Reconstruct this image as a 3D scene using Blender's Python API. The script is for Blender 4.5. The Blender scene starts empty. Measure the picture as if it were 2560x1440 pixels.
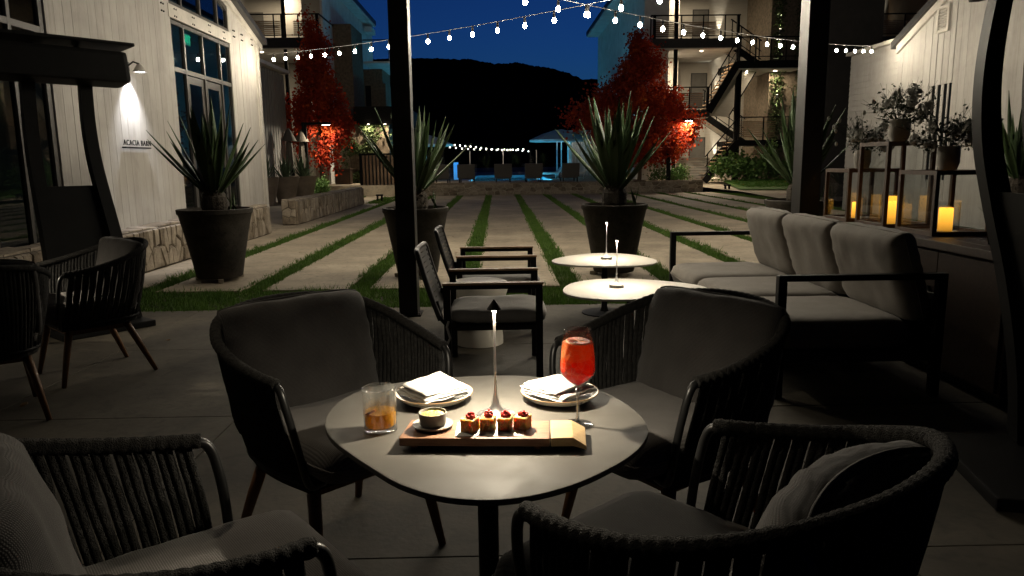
import bpy, bmesh, math, random
import numpy as np
from mathutils import Vector, Matrix, noise

R = math.radians
sc = bpy.context.scene
col = sc.collection

# ------------------------------------------------------------------ camera
cam_d = bpy.data.cameras.new('camera')
cam_d.sensor_width = 36.0
cam_d.lens = 36.0 * 1850.0 / 2560.0
cam_d.clip_start = 0.05
cam_d.clip_end = 6000
cam = bpy.data.objects.new('camera', cam_d)
col.objects.link(cam)
cam.matrix_world = (Matrix.Translation((0, 0, 1.40)) @ Matrix.Rotation(R(-0.95), 4, 'Z')
                    @ Matrix.Rotation(R(90 - 9.69), 4, 'X') @ Matrix.Rotation(R(-0.75), 4, 'Z'))
sc.camera = cam

# ------------------------------------------------------------------ dusk sky
world = bpy.data.worlds.new('World')
sc.world = world
world.use_nodes = True
wn = world.node_tree.nodes
wl = world.node_tree.links
bg = wn['Background']
sky = wn.new('ShaderNodeTexSky')
sky.sky_type = 'NISHITA'
sky.sun_disc = False
sky.sun_elevation = R(-3.9)
sky.sun_rotation = R(18)
sky.altitude = 100
sky.ozone_density = 4.0
tint = wn.new('ShaderNodeMix')
tint.data_type = 'RGBA'
tint.blend_type = 'MULTIPLY'
tint.inputs[0].default_value = 1.0
tint.inputs[7].default_value = (0.22, 0.78, 1.0, 1)
wl.new(sky.outputs[0], tint.inputs[6])
wl.new(tint.outputs[2], bg.inputs[0])
SKY_STRENGTH = 1.0
bg.inputs[1].default_value = SKY_STRENGTH

# last trace of daylight from the horizon beyond the hill
sun_d = bpy.data.lights.new('dusk_sun', 'SUN')
sun_d.energy = 0.002
sun_d.angle = R(10)
sun_d.color = (0.75, 0.85, 1.0)
sun = bpy.data.objects.new('dusk_sun', sun_d)
sun.rotation_euler = (R(-87), 0, R(-18))
col.objects.link(sun)

vs = sc.view_settings
vs.view_transform = 'Standard'
vs.look = 'None'
vs.gamma = 1.0
vs.use_curve_mapping = False
vs.exposure = 0.2
sc.cycles.use_denoising = True
sc.cycles.max_bounces = 10
sc.cycles.transmission_bounces = 10
sc.cycles.transparent_max_bounces = 16
sc.cycles.glossy_bounces = 4
sc.cycles.diffuse_bounces = 2
sc.cycles.caustics_reflective = False
sc.cycles.caustics_refractive = False
sc.cycles.sample_clamp_indirect = 4.0
sc.cycles.use_light_tree = True

# ================================================================== helpers
def link_obj(o, parent=None):
    col.objects.link(o)
    if parent is not None:
        o.parent = parent
    return o

def tag(o, label=None, cat=None, group=None, kind=None):
    if label: o['label'] = label
    if cat: o['category'] = cat
    if group: o['group'] = group
    if kind: o['kind'] = kind
    return o

def thing(name, label, cat, loc=(0, 0, 0), rz=0.0, group=None):
    o = bpy.data.objects.new(name, None)
    o.empty_display_size = 0.1
    col.objects.link(o)
    o.location = loc
    o.rotation_euler = (0, 0, rz)
    return tag(o, label, cat, group)

def place(mesh, name, parent=None, loc=(0, 0, 0), rot=(0, 0, 0), scale=(1, 1, 1), mat=None):
    o = bpy.data.objects.new(name, mesh)
    if mat is not None and not mesh.materials:
        mesh.materials.append(mat)
    o.location = loc
    o.rotation_euler = rot
    o.scale = scale
    return link_obj(o, parent)

def copy_tree(o, parent=None):
    c = o.copy()
    col.objects.link(c)
    c.parent = parent
    for ch in list(o.children):
        copy_tree(ch, c)
    return c

def spline(pts, n=8, closed=False):
    P = [Vector(p) for p in pts]
    out = []
    m = len(P)
    segs = m if closed else m - 1
    for i in range(segs):
        if closed:
            p0, p1, p2, p3 = P[(i - 1) % m], P[i], P[(i + 1) % m], P[(i + 2) % m]
        else:
            p0 = P[i - 1] if i > 0 else P[0] * 2 - P[1]
            p1, p2 = P[i], P[i + 1]
            p3 = P[i + 2] if i + 2 < m else P[-1] * 2 - P[-2]
        for k in range(n):
            t = k / n
            out.append(0.5 * ((2 * p1) + (p2 - p0) * t + (2 * p0 - 5 * p1 + 4 * p2 - p3) * t * t
                              + (3 * p1 - p0 - 3 * p2 + p3) * t ** 3))
    if not closed:
        out.append(P[-1].copy())
    return out

def resample(pts, n):
    d = [0.0]
    for a, b in zip(pts, pts[1:]):
        d.append(d[-1] + (b - a).length)
    out = []
    j = 0
    for i in range(n):
        s = d[-1] * i / (n - 1)
        while j < len(d) - 2 and d[j + 1] < s:
            j += 1
        f = (s - d[j]) / max(1e-9, d[j + 1] - d[j])
        out.append(pts[j].lerp(pts[j + 1], min(1, max(0, f))))
    return out

class MB:
    """collects simple shapes into one mesh"""
    def __init__(self):
        self.v = []
        self.f = []
    def add(self, vs_, fs_):
        b = len(self.v)
        self.v.extend([tuple(x) for x in vs_])
        self.f.extend([tuple(b + i for i in f) for f in fs_])
        return self
    def box(self, c, s, rz=0.0, rot=None):
        hx, hy, hz = s[0] / 2, s[1] / 2, s[2] / 2
        M = rot if rot is not None else Matrix.Rotation(rz, 3, 'Z')
        C = Vector(c)
        vs_ = [C + M @ Vector((x, y, z)) for z in (-hz, hz) for y in (-hy, hy) for x in (-hx, hx)]
        return self.add(vs_, [(0, 2, 3, 1), (4, 5, 7, 6), (0, 1, 5, 4), (2, 6, 7, 3), (0, 4, 6, 2), (1, 3, 7, 5)])
    def bb(self, x0, x1, y0, y1, z0, z1):
        return self.box(((x0 + x1) / 2, (y0 + y1) / 2, (z0 + z1) / 2), (abs(x1 - x0), abs(y1 - y0), abs(z1 - z0)))
    def bar(self, a, b, w, h=None, up=(0, 0, 1)):
        h = h or w
        a, b = Vector(a), Vector(b)
        d = (b - a)
        L = d.length
        d.normalize()
        u = Vector(up)
        if abs(d.dot(u)) > 0.98:
            u = Vector((0, 1, 0))
        s = d.cross(u).normalized()
        u = s.cross(d).normalized()
        M = Matrix((s, d, u)).transposed()
        return self.box((a + b) / 2, (w, L, h), rot=M)
    def tube(self, pts, r, seg=8, closed=False, cap=True, flat=1.0, side=None):
        P = [Vector(p) for p in pts]
        n = len(P)
        rr = r if isinstance(r, (list, tuple)) else [r] * n
        T = []
        for i in range(n):
            a = P[i - 1] if (i > 0 or closed) else P[i]
            b = P[(i + 1) % n] if (i < n - 1 or closed) else P[i]
            T.append((b - a).normalized())
        ref = Vector(side) if side is not None else (Vector((0, 0, 1)) if abs(T[0].z) < 0.9 else Vector((1, 0, 0)))
        u = (ref - T[0] * ref.dot(T[0])).normalized()
        vs_ = []
        for i in range(n):
            if side is not None:
                u = (ref - T[i] * ref.dot(T[i])).normalized()
            else:
                u = (u - T[i] * u.dot(T[i]))
                u = u.normalized() if u.length > 1e-6 else T[i].orthogonal().normalized()
            w = T[i].cross(u)
            for k in range(seg):
                a = 2 * math.pi * k / seg
                vs_.append(P[i] + u * (math.cos(a) * rr[i]) + w * (math.sin(a) * rr[i] * flat))
        fs_ = []
        m = n if closed else n - 1
        for i in range(m):
            for k in range(seg):
                a = i * seg + k
                b = i * seg + (k + 1) % seg
                c = ((i + 1) % n) * seg + (k + 1) % seg
                d = ((i + 1) % n) * seg + k
                fs_.append((a, b, c, d))
        if cap and not closed:
            fs_.append(tuple(reversed(range(seg))))
            fs_.append(tuple((n - 1) * seg + k for k in range(seg)))
        return self.add(vs_, fs_)
    def lathe(self, prof, seg=24, c=(0, 0, 0), mod=None):
        vs_ = []
        for (r, z) in prof:
            for k in range(seg):
                a = 2 * math.pi * k / seg
                q = r * (mod(a, z) if mod else 1.0)
                vs_.append((c[0] + q * math.cos(a), c[1] + q * math.sin(a), c[2] + z))
        fs_ = []
        for i in range(len(prof) - 1):
            for k in range(seg):
                fs_.append((i * seg + k, i * seg + (k + 1) % seg, (i + 1) * seg + (k + 1) % seg, (i + 1) * seg + k))
        if prof[0][0] > 1e-6: fs_.append(tuple(reversed(range(seg))))
        if prof[-1][0] > 1e-6: fs_.append(tuple((len(prof) - 1) * seg + k for k in range(seg)))
        return self.add(vs_, fs_)
    def prism(self, poly, axis, a0, a1):
        """polygon in the plane normal to axis, pushed from a0 to a1"""
        def p3(p, a):
            return (a, p[0], p[1]) if axis == 'x' else (p[0], a, p[1]) if axis == 'y' else (p[0], p[1], a)
        n = len(poly)
        vs_ = [p3(p, a0) for p in poly] + [p3(p, a1) for p in poly]
        fs_ = [tuple(reversed(range(n))), tuple(range(n, 2 * n))]
        for i in range(n):
            fs_.append((i, (i + 1) % n, n + (i + 1) % n, n + i))
        return self.add(vs_, fs_)
    def sphere(self, c, r, seg=10, rings=6, sz=1.0):
        prof = [(r * math.sin(math.pi * i / rings) + (1e-7 if i in (0, rings) else 0), -r * sz * math.cos(math.pi * i / rings)) for i in range(rings + 1)]
        return self.lathe(prof, seg, c)
    def mesh(self, name, mat=None, smooth=False, bevel=0.0, weld=True):
        me = bpy.data.meshes.new(name)
        me.from_pydata(self.v, [], self.f)
        bm = bmesh.new()
        bm.from_mesh(me)
        if weld:
            bmesh.ops.remove_doubles(bm, verts=bm.verts, dist=1e-6)
        bmesh.ops.recalc_face_normals(bm, faces=bm.faces)
        if bevel > 0:
            bmesh.ops.bevel(bm, geom=[e for e in bm.edges if len(e.link_faces) == 2 and e.calc_face_angle(0) > 0.5],
                            offset=bevel, segments=2, profile=0.7, affect='EDGES', clamp_overlap=True)
        bm.to_mesh(me)
        bm.free()
        if smooth:
            me.polygons.foreach_set('use_smooth', [True] * len(me.polygons))
            if smooth != 'all':
                try: me.set_sharp_from_angle(angle=R(38))
                except Exception: pass
        if mat: me.materials.append(mat)
        return me
    def build(self, name, mat, parent=None, smooth=False, bevel=0.0, loc=(0, 0, 0), rot=(0, 0, 0)):
        return place(self.mesh(name, mat, smooth, bevel), name, parent, loc, rot)

def fast_mesh(name, verts, faces_n, idx, mat):
    """big mesh straight from arrays; every face has faces_n corners"""
    me = bpy.data.meshes.new(name)
    nf = len(idx) // faces_n
    me.vertices.add(len(verts))
    me.vertices.foreach_set('co', np.asarray(verts, dtype=np.float32).ravel())
    me.loops.add(len(idx))
    me.loops.foreach_set('vertex_index', np.asarray(idx, dtype=np.int32))
    me.polygons.add(nf)
    me.polygons.foreach_set('loop_start', np.arange(0, nf * faces_n, faces_n, dtype=np.int32))
    me.update(calc_edges=True)
    me.materials.append(mat)
    return me

def lamp(name, kind, energy, parent=None, loc=(0, 0, 0), rot=(0, 0, 0), color=(1, .85, .65), size=.03, spot=None, blend=.5):
    d = bpy.data.lights.new(name, kind)
    d.energy = energy
    d.color = color
    if kind == 'AREA':
        d.shape = 'DISK'
        d.size = size
    else:
        d.shadow_soft_size = size
    if kind == 'SPOT':
        d.spot_size = R(spot)
        d.spot_blend = blend
    o = bpy.data.objects.new(name, d)
    o.location = loc
    o.rotation_euler = rot
    return link_obj(o, parent)

# ================================================================== materials
def mat(name, color, rough=.6, metal=0.0, spec=.5, var=.15, scale=6.0, bump=.0, bscale=None, sheen=0.0,
        color2=None, stretch=(1, 1, 1), coord='Object', detail=5.0, trans=0.0, ior=1.45, coat=0.0):
    m = bpy.data.materials.new(name)
    m.use_nodes = True
    n, l = m.node_tree.nodes, m.node_tree.links
    b = n['Principled BSDF']
    b.inputs['Roughness'].default_value = rough
    b.inputs['Metallic'].default_value = metal
    b.inputs['Specular IOR Level'].default_value = spec
    b.inputs['Transmission Weight'].default_value = trans
    b.inputs['IOR'].default_value = ior
    if sheen: b.inputs['Sheen Weight'].default_value = sheen
    if coat: b.inputs['Coat Weight'].default_value = coat
    tc = n.new('ShaderNodeTexCoord')
    mp = n.new('ShaderNodeMapping')
    mp.inputs['Scale'].default_value = stretch
    l.new(tc.outputs[coord], mp.inputs[0])
    nz = n.new('ShaderNodeTexNoise')
    nz.inputs['Scale'].default_value = scale
    nz.inputs['Detail'].default_value = detail
    nz.inputs['Roughness'].default_value = .6
    l.new(mp.outputs[0], nz.inputs[0])
    rp = n.new('ShaderNodeValToRGB')
    rp.color_ramp.elements[0].position = .3
    rp.color_ramp.elements[1].position = .7
    c2 = color2 or tuple(min(1, c * (1 + var)) for c in color)
    c1 = color if color2 else tuple(c * (1 - var) for c in color)
    rp.color_ramp.elements[0].color = (*c1, 1)
    rp.color_ramp.elements[1].color = (*c2, 1)
    l.new(nz.outputs[0], rp.inputs[0])
    l.new(rp.outputs[0], b.inputs['Base Color'])
    if bump:
        nb = n.new('ShaderNodeTexNoise')
        nb.inputs['Scale'].default_value = bscale or scale * 4
        nb.inputs['Detail'].default_value = 6
        l.new(mp.outputs[0], nb.inputs[0])
        bp = n.new('ShaderNodeBump')
        bp.inputs['Strength'].default_value = bump
        bp.inputs['Distance'].default_value = .02
        l.new(nb.outputs[0], bp.inputs['Height'])
        l.new(bp.outputs[0], b.inputs['Normal'])
    return m

def nodes_of(m):
    return m.node_tree.nodes, m.node_tree.links, m.node_tree.nodes['Principled BSDF']

def weave(name, color, color2, scale=88.0, rough=.85, bump=.6):
    """basket-woven furniture cloth"""
    m = mat(name, color, rough, color2=color2, scale=9, sheen=.15, spec=.3)
    n, l, b = nodes_of(m)
    tc = n.new('ShaderNodeTexCoord')
    w1 = n.new('ShaderNodeTexWave'); w1.bands_direction = 'X'; w1.inputs['Scale'].default_value = scale
    w2 = n.new('ShaderNodeTexWave'); w2.bands_direction = 'Z'; w2.inputs['Scale'].default_value = scale * .8
    for w in (w1, w2):
        w.inputs['Distortion'].default_value = 1.2
        w.inputs['Detail'].default_value = 1
        w.inputs['Detail Scale'].default_value = 3
        l.new(tc.outputs['Object'], w.inputs[0])
    mx = n.new('ShaderNodeMath'); mx.operation = 'MULTIPLY'
    l.new(w1.outputs['Fac'], mx.inputs[0]); l.new(w2.outputs['Fac'], mx.inputs[1])
    src = b.inputs['Base Color'].links[0].from_socket
    mc = n.new('ShaderNodeMix'); mc.data_type = 'RGBA'; mc.blend_type = 'MULTIPLY'; mc.inputs[0].default_value = .55
    rp = n.new('ShaderNodeValToRGB')
    rp.color_ramp.elements[0].color = (.35, .35, .35, 1)
    rp.color_ramp.elements[1].color = (1.5, 1.5, 1.5, 1)
    rp.color_ramp.elements[1].position = .7
    l.new(mx.outputs[0], rp.inputs[0])
    l.new(src, mc.inputs[6]); l.new(rp.outputs[0], mc.inputs[7])
    l.new(mc.outputs[2], b.inputs['Base Color'])
    bp = n.new('ShaderNodeBump'); bp.inputs['Strength'].default_value = bump; bp.inputs['Distance'].default_value = .002
    l.new(mx.outputs[0], bp.inputs['Height']); l.new(bp.outputs[0], b.inputs['Normal'])
    return m

def wood(name, c1, c2, axis=(1, 12, 12), rough=.5, scale=5.0):
    m = mat(name, c1, rough, color2=c2, scale=scale, stretch=axis, bump=.12, bscale=scale * 5)
    return m

def emit(name, color, strength):
    m = bpy.data.materials.new(name)
    m.use_nodes = True
    n, l, b = nodes_of(m)
    b.inputs['Base Color'].default_value = (*color, 1)
    b.inputs['Emission Color'].default_value = (*color, 1)
    b.inputs['Emission Strength'].default_value = strength
    return m

def pane_glass(name, tint_=(.9, .95, 1), refl=1.0, rough=.02):
    """flat window glass: see-through with a mirror coat that grows at grazing angles"""
    m = bpy.data.materials.new(name)
    m.use_nodes = True
    n, l = m.node_tree.nodes, m.node_tree.links
    n.remove(n['Principled BSDF'])
    t = n.new('ShaderNodeBsdfTransparent'); t.inputs[0].default_value = (*tint_, 1)
    g = n.new('ShaderNodeBsdfGlossy'); g.inputs['Roughness'].default_value = rough
    f = n.new('ShaderNodeLayerWeight'); f.inputs[0].default_value = .5
    p5 = n.new('ShaderNodeMath'); p5.operation = 'POWER'; p5.inputs[1].default_value = 4.0
    k = n.new('ShaderNodeMath'); k.operation = 'MULTIPLY_ADD'; k.inputs[1].default_value = .9; k.inputs[2].default_value = .045 * refl
    k.use_clamp = True
    mx = n.new('ShaderNodeMixShader')
    l.new(f.outputs['Facing'], p5.inputs[0]); l.new(p5.outputs[0], k.inputs[0]); l.new(k.outputs[0], mx.inputs[0])
    l.new(t.outputs[0], mx.inputs[1]); l.new(g.outputs[0], mx.inputs[2])
    l.new(mx.outputs[0], n['Material Output'].inputs[0])
    return m

def clear_glass(name, color=(1, 1, 1), ior=1.45, rough=0.0):
    m = bpy.data.materials.new(name)
    m.use_nodes = True
    n, l, b = nodes_of(m)
    b.inputs['Base Color'].default_value = (*color, 1)
    b.inputs['Transmission Weight'].default_value = 1.0
    b.inputs['Roughness'].default_value = rough
    b.inputs['IOR'].default_value = ior
    return m

def leafy(name, ramp, scale=1.2, transl=.35, rough=.55):
    m = bpy.data.materials.new(name)
    m.use_nodes = True
    n, l = m.node_tree.nodes, m.node_tree.links
    b = n['Principled BSDF']
    b.inputs['Roughness'].default_value = rough
    b.inputs['Specular IOR Level'].default_value = .22
    tc = n.new('ShaderNodeTexCoord')
    nz = n.new('ShaderNodeTexNoise'); nz.inputs['Scale'].default_value = scale; nz.inputs['Detail'].default_value = 8
    nz.inputs['Roughness'].default_value = .75
    l.new(tc.outputs['Object'], nz.inputs[0])
    rp = n.new('ShaderNodeValToRGB')
    els = rp.color_ramp.elements
    for i, (p_, c_) in enumerate(ramp):
        e = els[i] if i < 2 else els.new(p_)
        e.position = p_
        e.color = (*c_, 1)
    l.new(nz.outputs[0], rp.inputs[0])
    l.new(rp.outputs[0], b.inputs['Base Color'])
    tr = n.new('ShaderNodeBsdfTranslucent')
    l.new(rp.outputs[0], tr.inputs[0])
    mx = n.new('ShaderNodeMixShader'); mx.inputs[0].default_value = transl
    l.new(b.outputs[0], mx.inputs[1]); l.new(tr.outputs[0], mx.inputs[2])
    l.new(mx.outputs[0], n['Material Output'].inputs[0])
    return m

M = {}
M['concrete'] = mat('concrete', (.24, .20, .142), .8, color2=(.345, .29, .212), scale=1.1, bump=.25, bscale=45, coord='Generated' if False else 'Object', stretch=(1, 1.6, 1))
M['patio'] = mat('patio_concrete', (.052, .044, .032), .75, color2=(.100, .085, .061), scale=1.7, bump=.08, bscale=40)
M['soil'] = mat('soil', (.035, .028, .02), .95, scale=20, bump=.5)
M['grass'] = leafy('grass_blades', [(.3, (.045, .095, .016)), (.55, (.08, .155, .025)), (.75, (.13, .18, .04))], 3.0, .25)
M['lawn'] = leafy('lawn_blades', [(.3, (.035, .08, .012)), (.6, (.06, .13, .02)), (.8, (.09, .16, .03))], 3.0, .25)
M['stone'] = mat('stone', (.12, .096, .068), .9, color2=(.27, .225, .168), scale=7, bump=.7, bscale=26)
M['stone2'] = mat('stone_tan', (.17, .14, .105), .9, color2=(.32, .272, .21), scale=6, bump=.7, bscale=24)
M['stone3'] = mat('stone_brown', (.09, .07, .048), .9, color2=(.20, .16, .115), scale=8, bump=.7, bscale=28)
M['mortar'] = mat('mortar', (.34, .30, .24), .95, scale=20, bump=.4)
M['darkmortar'] = mat('dark_mortar', (.05, .042, .033), .95, scale=20, bump=.4)
M['barn'] = mat('barn_board', (.30, .285, .262), .7, color2=(.345, .33, .305), scale=2.5, stretch=(6, 6, .5), bump=.22, bscale=10)
M['barn2'] = mat('barn_board_rough', (.275, .26, .238), .75, color2=(.35, .333, .307), scale=3.5, stretch=(8, 8, .35), bump=.35, bscale=12)
M['trim'] = mat('barn_trim', (.42, .395, .355), .6, scale=4, bump=.05)
M['greywall'] = mat('grey_corrugated', (.22, .21, .20), .6, scale=3, stretch=(5, 5, .5), bump=.05)
M['siding'] = mat('hotel_siding', (.36, .335, .29), .7, color2=(.41, .385, .335), scale=3, stretch=(.5, .5, 8))
M['plaster'] = mat('white_plaster', (.62, .63, .62), .8, scale=2, bump=.05)
M['black'] = mat('black_metal', (.007, .007, .007), .55, metal=.0, spec=.13, scale=12)
M['tubemetal'] = mat('satin_black_tube', (.012, .012, .012), .35, spec=.6, scale=12)
M['post'] = mat('black_post_paint', (.018, .017, .016), .5, spec=.35, scale=6, bump=.03)
M['dark'] = mat('charcoal_paint', (.03, .029, .028), .5, scale=6)
M['alu'] = mat('brushed_metal', (.30, .29, .28), .32, metal=.9, scale=30)
M['whitemetal'] = mat('pale_lamp_metal', (.55, .54, .52), .35, metal=.4, scale=20)
M['tabletop'] = mat('grey_tabletop', (.082, .076, .066), .60, spec=.34, color2=(.102, .095, .083), scale=5, bump=.04, bscale=500)
M['whitetop'] = mat('pale_tabletop', (.52, .49, .43), .5, scale=4, var=.05)
M['ceramic'] = mat('white_ceramic', (.70, .67, .60), .35, scale=5, var=.06)
M['plate'] = mat('glazed_plate', (.72, .69, .62), .25, scale=9, var=.04)
M['platerim'] = mat('brown_rim', (.25, .15, .07), .35, scale=30)
M['napkin'] = mat('white_linen', (.80, .78, .73), .9, scale=14, var=.04, bump=.25, bscale=300)
M['rope'] = mat('charcoal_rope', (.024, .024, .023), .9, color2=(.06, .058, .055), scale=60, bump=.9, bscale=260, spec=.2)
M['ropewrap'] = mat('charcoal_rope_wrap', (.022, .021, .02), .9, color2=(.05, .048, .045), scale=70, bump=.9, bscale=300, spec=.2)
M['cushion'] = weave('charcoal_weave', (.042, .0385, .0365), (.060, .055, .052))
M['seatcloth'] = weave('grey_seat_weave', (.125, .116, .110), (.17, .158, .150), 80)
M['sofa'] = weave('taupe_sofa_cloth', (.205, .184, .158), (.255, .23, .20), 160, bump=.15)
M['pad'] = mat('grey_cotton_pad', (.27, .26, .25), .9, scale=6, bump=.2, bscale=200)
M['walnut'] = wood('brown_leg_wood', (.13, .058, .022), (.21, .10, .042), (9, 9, .8))
M['teak'] = wood('teak_arm', (.28, .16, .075), (.42, .26, .13), (1, 12, 12))
M['boardwood'] = wood('board_wood', (.20, .085, .042), (.34, .165, .085), (3, 26, 20), scale=7)
M['palewood'] = wood('pale_board_wood', (.46, .30, .13), (.58, .40, .19), (4, 26, 20), scale=7)
M['lanternwood'] = wood('lantern_wood', (.05, .025, .013), (.09, .047, .024), (8, 8, 1.2))
M['consolewood'] = wood('console_wood', (.025, .013, .008), (.05, .027, .015), (1, 12, 12))
M['fencewood'] = wood('fence_wood', (.20, .13, .075), (.30, .20, .12), (10, 10, .6))
M['pot'] = mat('grey_planter', (.026, .023, .019), .75, color2=(.055, .048, .040), spec=.15, scale=2.4, bump=.15, bscale=30, stretch=(1, 1, 2))
M['rustpot'] = mat('brown_planter', (.11, .085, .065), .7, color2=(.17, .135, .105), scale=3, bump=.15)
M['agave'] = leafy('agave_leaf', [(.3, (.024, .046, .016)), (.6, (.042, .070, .027)), (.8, (.075, .10, .045))], 4.0, .12, .5)
M['agavepale'] = leafy('pale_agave_leaf', [(.3, (.055, .085, .05)), (.6, (.085, .12, .07)), (.8, (.14, .17, .10))], 4.0, .12, .45)
M['yuccatrunk'] = mat('yucca_trunk', (.035, .028, .02), .95, scale=14, bump=.8)
M['bark'] = mat('bark', (.09, .065, .045), .95, scale=9, stretch=(4, 4, 1), bump=.6)
M['maple'] = leafy('maple_leaf', [(.28, (.19, .014, .009)), (.48, (.32, .030, .011)), (.62, (.47, .075, .013)), (.78, (.62, .27, .022))], 1.2, .4, .8)
M['shrub'] = leafy('shrub_leaf', [(.3, (.05, .10, .025)), (.6, (.10, .18, .05)), (.8, (.18, .26, .10))], 5.0, .3)
M['vine'] = leafy('vine_leaf', [(.3, (.03, .045, .018)), (.6, (.06, .085, .03)), (.8, (.11, .14, .055))], 2.5, .3)
M['hill'] = mat('hill_scrub', (.006, .008, .006), 1.0, scale=.02, spec=0)
M['flowerwhite'] = leafy('pale_petal', [(.3, (.30, .30, .27)), (.7, (.45, .44, .40))], 20, .3)
M['flowerleaf'] = leafy('dark_sprig', [(.3, (.012, .018, .010)), (.7, (.035, .045, .024))], 12, .2)
M['glass'] = pane_glass('tumbler_glass', (.95, .96, .95), 5.0, .10)
wm = M['glass']; nn_, ll_ = wm.node_tree.nodes, wm.node_tree.links       # facets scatter part of the light
tl_ = nn_.new('ShaderNodeBsdfTranslucent'); tl_.inputs[0].default_value = (.9, .88, .82, 1)
m2_ = nn_.new('ShaderNodeMixShader'); m2_.inputs[0].default_value = .03
prev_ = nn_['Material Output'].inputs[0].links[0].from_socket
ll_.new(prev_, m2_.inputs[1]); ll_.new(tl_.outputs[0], m2_.inputs[2]); ll_.new(m2_.outputs[0], nn_['Material Output'].inputs[0])
M['wineglass'] = pane_glass('wine_glass_bowl', (.985, .985, .98), 1.0, .03)
M['stemglass'] = pane_glass('wine_glass_stem', (.92, .92, .92), 9.0, .16)
M['ice'] = pane_glass('ice', (.93, .94, .95), 3.0, .12)
M['pane'] = pane_glass('window_glass', (.55, .62, .68), 1.6)
M['lanternglass'] = pane_glass('lantern_glass', (.96, .97, .97), 1.0)
M['fenceglass'] = pane_glass('fence_glass', (.80, .88, .94), 1.3)
M['whiskey'] = pane_glass('whiskey_clear', (1.0, .66, .22), 1.2)
wm = M['whiskey']; nn_, ll_ = wm.node_tree.nodes, wm.node_tree.links
tl_ = nn_.new('ShaderNodeBsdfTranslucent'); tl_.inputs[0].default_value = (1.0, .52, .05, 1)
df_ = nn_.new('ShaderNodeBsdfDiffuse'); df_.inputs[0].default_value = (1.0, .50, .05, 1)
m1_ = nn_.new('ShaderNodeMixShader'); m1_.inputs[0].default_value = .5; ll_.new(tl_.outputs[0], m1_.inputs[1]); ll_.new(df_.outputs[0], m1_.inputs[2])
m2_ = nn_.new('ShaderNodeMixShader'); m2_.inputs[0].default_value = .65
prev_ = nn_['Material Output'].inputs[0].links[0].from_socket
ll_.new(prev_, m2_.inputs[1]); ll_.new(m1_.outputs[0], m2_.inputs[2]); ll_.new(m2_.outputs[0], nn_['Material Output'].inputs[0])
M['orange'] = mat('orange_peel', (.75, .22, .015), .45, scale=40, bump=.2)
M['bulb'] = emit('lit_bulb', (1.0, .88, .68), 900.0)
M['farbulb'] = emit('far_lit_bulb', (1.0, .90, .75), 7.0)
M['led'] = emit('lit_led', (1.0, .90, .72), 60.0)
M['downlight'] = emit('lit_downlight', (1.0, .85, .62), 14.0)
M['candle'] = emit('glowing_wax', (1.0, .43, .04), 1.5)
cw_ = M['candle']; nn_, ll_, bb_ = nodes_of(cw_)
tc = nn_.new('ShaderNodeTexCoord'); sp = nn_.new('ShaderNodeSeparateXYZ'); ll_.new(tc.outputs['Generated'], sp.inputs[0])
mr = nn_.new('ShaderNodeMapRange'); mr.inputs[1].default_value = 0; mr.inputs[2].default_value = 1; mr.inputs[3].default_value = .55; mr.inputs[4].default_value = 2.6
ll_.new(sp.outputs[2], mr.inputs[0]); ll_.new(mr.outputs[0], bb_.inputs['Emission Strength'])
M['exit'] = emit('exit_green', (.05, 1.0, .45), 1.2)
M['water'] = pane_glass('pool_water', (.55, .95, 1.0), 1.0, .06)
M['pooltile'] = mat('pool_tile', (.25, .62, .75), .4, scale=6, var=.08)
M['canvas'] = mat('umbrella_canvas', (.55, .60, .62), .85, scale=6, var=.05)
M['darkcanvas'] = mat('taupe_canvas', (.10, .085, .07), .9, scale=6, var=.1)
M['wicker'] = mat('dark_wicker', (.085, .08, .072), .8, scale=60, stretch=(1, 1, 6), bump=.5)
M['custard'] = mat('custard', (.75, .45, .08), .5, color2=(.85, .62, .22), scale=90)
M['herb'] = mat('herb', (.08, .20, .03), .6, scale=50)
M['toast'] = mat('toast', (.66, .33, .09), .75, color2=(.90, .62, .28), scale=55, bump=.5, bscale=160)
nodes_of(M['toast'])[2].inputs['Subsurface Weight'].default_value = .8; nodes_of(M['toast'])[2].inputs['Subsurface Radius'].default_value = (1.0, .5, .2); nodes_of(M['toast'])[2].inputs['Subsurface Scale'].default_value = .02
M['berry'] = mat('red_tartare', (.62, .02, .02), .25, scale=60, color2=(.80, .08, .06), coat=.4)
M['paper'] = mat('white_paper', (.82, .81, .78), .8, scale=9, var=.02)
M['saucer'] = mat('grey_stoneware', (.36, .34, .30), .5, scale=30, var=.08)
M['greystone'] = mat('ramekin_stoneware', (.30, .28, .25), .45, scale=30, var=.08)

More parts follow.
